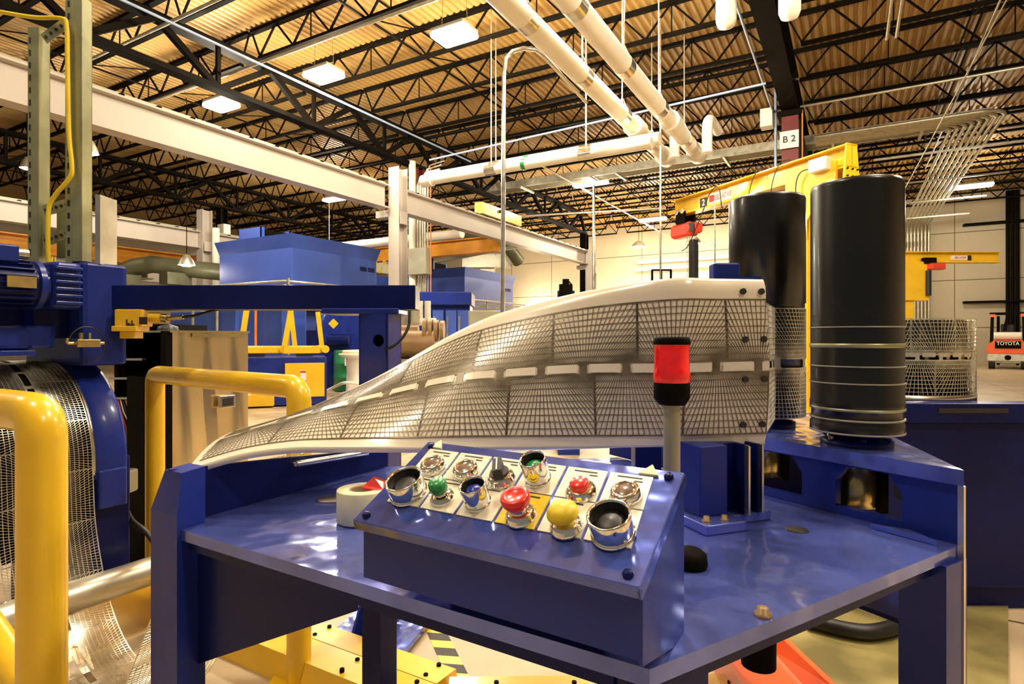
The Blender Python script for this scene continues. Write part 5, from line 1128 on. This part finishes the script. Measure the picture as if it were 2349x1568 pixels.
# dark open electrical cabinet and wires behind the drum
a, b = cpx(262, 800, 3.35), cpx(392, 800, 3.35); t = thing('control_cabinet', 'dark open electrical cabinet with loose wires between drum and stainless cabinet', 'cabinet', W(((a.x+b.x)/2, 3.6, 0)))
m = MB(CAMM); m.bb((a.x, 3.7, .2), (b.x, 3.75, 1.28)); m.bb((a.x, 3.35, .2), (a.x+.02, 3.7, 1.28)); m.bb((b.x-.02, 3.35, .2), (b.x, 3.7, 1.28)); m.bb((a.x, 3.35, 1.26), (b.x, 3.7, 1.28)); m.bb((a.x, 3.35, .2), (b.x, 3.7, .22)); m.build('shell', BLK, t)
for z in (.0, .3): m = MB(CAMM); m.bb((a.x+.05, 3.4, .0), (a.x+.09, 3.44, .2)) if z == 0 else m.bb((b.x-.09, 3.4, .0), (b.x-.05, 3.44, .2)); m.build('foot', BLK, t)
for y_ in (822, 866, 912): p, q_ = cpx(240, y_, 3.3), cpx(318, y_+2, 3.3); MB(CAMM).bb((p.x, 3.33, p.z-.012), (q_.x, 3.37, p.z)).build('mounting_rail', STEEL, t)
for i in range(6):
    p = cpx(352, 905+i*22, 3.6); MB(CAMM).bbv((p.x-.05, 3.55, p.z-.015), (p.x+.06, 3.7, p.z+.012), .01).build('terminal_block', BROWN, t)
random.seed(3)
for i in range(7):
    x = 252+i*6; m = MB(CAMM); m.tube(smooth_path([cpx(x, 915, 3.34), cpx(x+8, 945, 3.3), cpx(x+random.randint(5, 30), 985, 3.3), cpx(x+random.randint(0, 25), 1040, 3.32)], 5), .004, 5)
    m.build('wire', [ORC, GALV, RUB, REDM, WHT, RUB, ORC][i], t)
m = MB(CAMM); m.tube([cpx(332, 1020, 3.3), cpx(340, 1040, 3.3), cpx(338, 1052, 3.3), cpx(308, 1072, 3.3)], .005, 5); m.build('wire', WHT, t)
# grey connector box with cable
t = thing('connector_box', 'beige metal connector box with a cable beside the drum machine', 'junction box', P(275, 1105, 2.5)); m = MB(CAMM)
a, b = cpx(264, 1130, 2.45), cpx(302, 1078, 2.45); m.bbv((a.x, 2.42, a.z), (b.x, 2.5, b.z), .012); m.build('body', GOLD if False else GREY, t)
a, b = cpx(249, 1138, 2.45), cpx(262, 1076, 2.45); MB(CAMM).bb((a.x, 2.42, a.z), (a.x+.004, 2.56, b.z)).build('bracket', STEEL, t)
MB(CAMM).bb((a.x-.1, 2.5, a.z+.02), (b.x+.01, 2.54, b.z-.02)).build('mount', NAVY, t)
MB(CAMM).cyl(cpx(280, 1130, 2.46), cpx(281, 1142, 2.46), .012, 10).build('gland', STEEL, t)
MB(CAMM).tube(smooth_path([cpx(281, 1140, 2.46), cpx(288, 1165, 2.45), cpx(305, 1195, 2.42), cpx(345, 1232, 2.4), cpx(400, 1330, 2.4)], 6), .011, 8).build('cable', RUB, t)
# idler rollers and brass coloured box low at the left
m = MB(); m.cyl((-2.42, .7, .27), (-2.42, 1.62, .27), .055, 24); m.cyl((-2.42, 1.62, .27), (-2.42, 1.66, .27), .03, 12); o = m.build('idler_roller', GALV); tag(o, 'grey steel idler roller low down behind the hanging strip', 'roller')
t = thing('machine_plinth', 'low tan metal frame box beneath the idler roller', 'plinth', (-2.5, 1.4, 0)); m = MB(); m.bb((-2.62, .9, 0), (-2.5, 1.75, .2)); m.build('base', STAIN, t)
m = MB(); m.bb((-2.46, 1.64, 0), (-2.38, 1.68, .33)); m.bb((-2.46, .66, 0), (-2.38, .70, .33)); m.build('bearing_bracket', BLK, t)
m = MB(); m.bb((-2.5, 1.0, .0), (-2.46, 1.06, .12)); m.build('rib', BLK, t)
m = MB(); m.add([(-2.36, .78, .02), (-2.36, 1.05, .02), (-2.5, 1.05, .24), (-2.5, .78, .24)], [(0,1,2,3), (3,2,1,0)]); 
m = MB(); m.bar((-2.33, .93, .02), (-2.49, .93, .2), .26, .006, (0,0,1)); tag(m.build('deflector_plate', STAIN), 'shiny sloping deflector plate inside the strip loop', 'plate')
# ------------------------------------------------------------------ yellow floor covers and hazard tape (floor, lower centre)
t = thing('floor_cover', 'long low yellow cable cover on the floor under the table', 'cable cover', (-1.8, 1.5, 0))
m = MB(); m.prism([(1.36,0), (1.38,.09), (1.49,.1), (1.49,.0)], -2.6, -1.12, frame((0,0,0), (0,1,0), (0,0,1), (1,0,0))); m.build('cover_half', YEL, t)
m = MB(); m.prism([(1.494,0), (1.494,.1), (1.6,.095), (1.62,0)], -2.6, -1.14, frame((0,0,0), (0,1,0), (0,0,1), (1,0,0))); m.build('cover_half', YEL, t)
for k in range(6):
    for y in (1.40, 1.47, 1.515, 1.585):
        m = MB(); m.cyl((-2.5+.26*k, y, .088), (-2.5+.26*k, y, .104), .008, 8); m.build('screw', BLK, t)
t = thing('floor_cover', 'second yellow cable cover crossing the bottom edge of the photo', 'cable cover', W((-.1, 1.85, 0)))
m = MB(CAMM @ frame((-.2, 1.78, 0), (1,0.02,0), (-.02,1,0), (0,0,1))); m.prism([(0,0), (.02,.09), (.13,.095), (.14,0)], 0, .9, frame((0,0,0), (0,1,0), (0,0,1), (1,0,0))); m.build('cover_half', YEL, t)
for k in range(4): m = MB(CAMM); m.cyl((-.05+.25*k, 1.88, .088), (-.05+.25*k, 1.88, .098), .008, 8); m.build('screw', BLK, t)
t = thing('hazard_tape', 'black and yellow striped hazard tape on the floor', 'floor tape', W((-.3, 2.3, 0)))
pa, pb = Vector((-.40, 2.64, 0)), Vector((-.165, 2.0, 0)); dv = (pb-pa).normalized(); nv = Vector((-dv.y, dv.x, 0)); ln = (pb-pa).length
HF = CAMM @ frame(pa, dv, nv, (0,0,1)); MB(HF).bb((0, -.038, 0.0), (ln, .038, .0015)).build('yellow_backing', YEL, t)
k = 0; x = .02
while x < ln-.07:
    MB(HF).prism([(x, -.038), (x+.06, -.038), (x+.10, .038), (x+.04, .038)], .0015, .0022).build('black_stripe', INK, t); x += .12
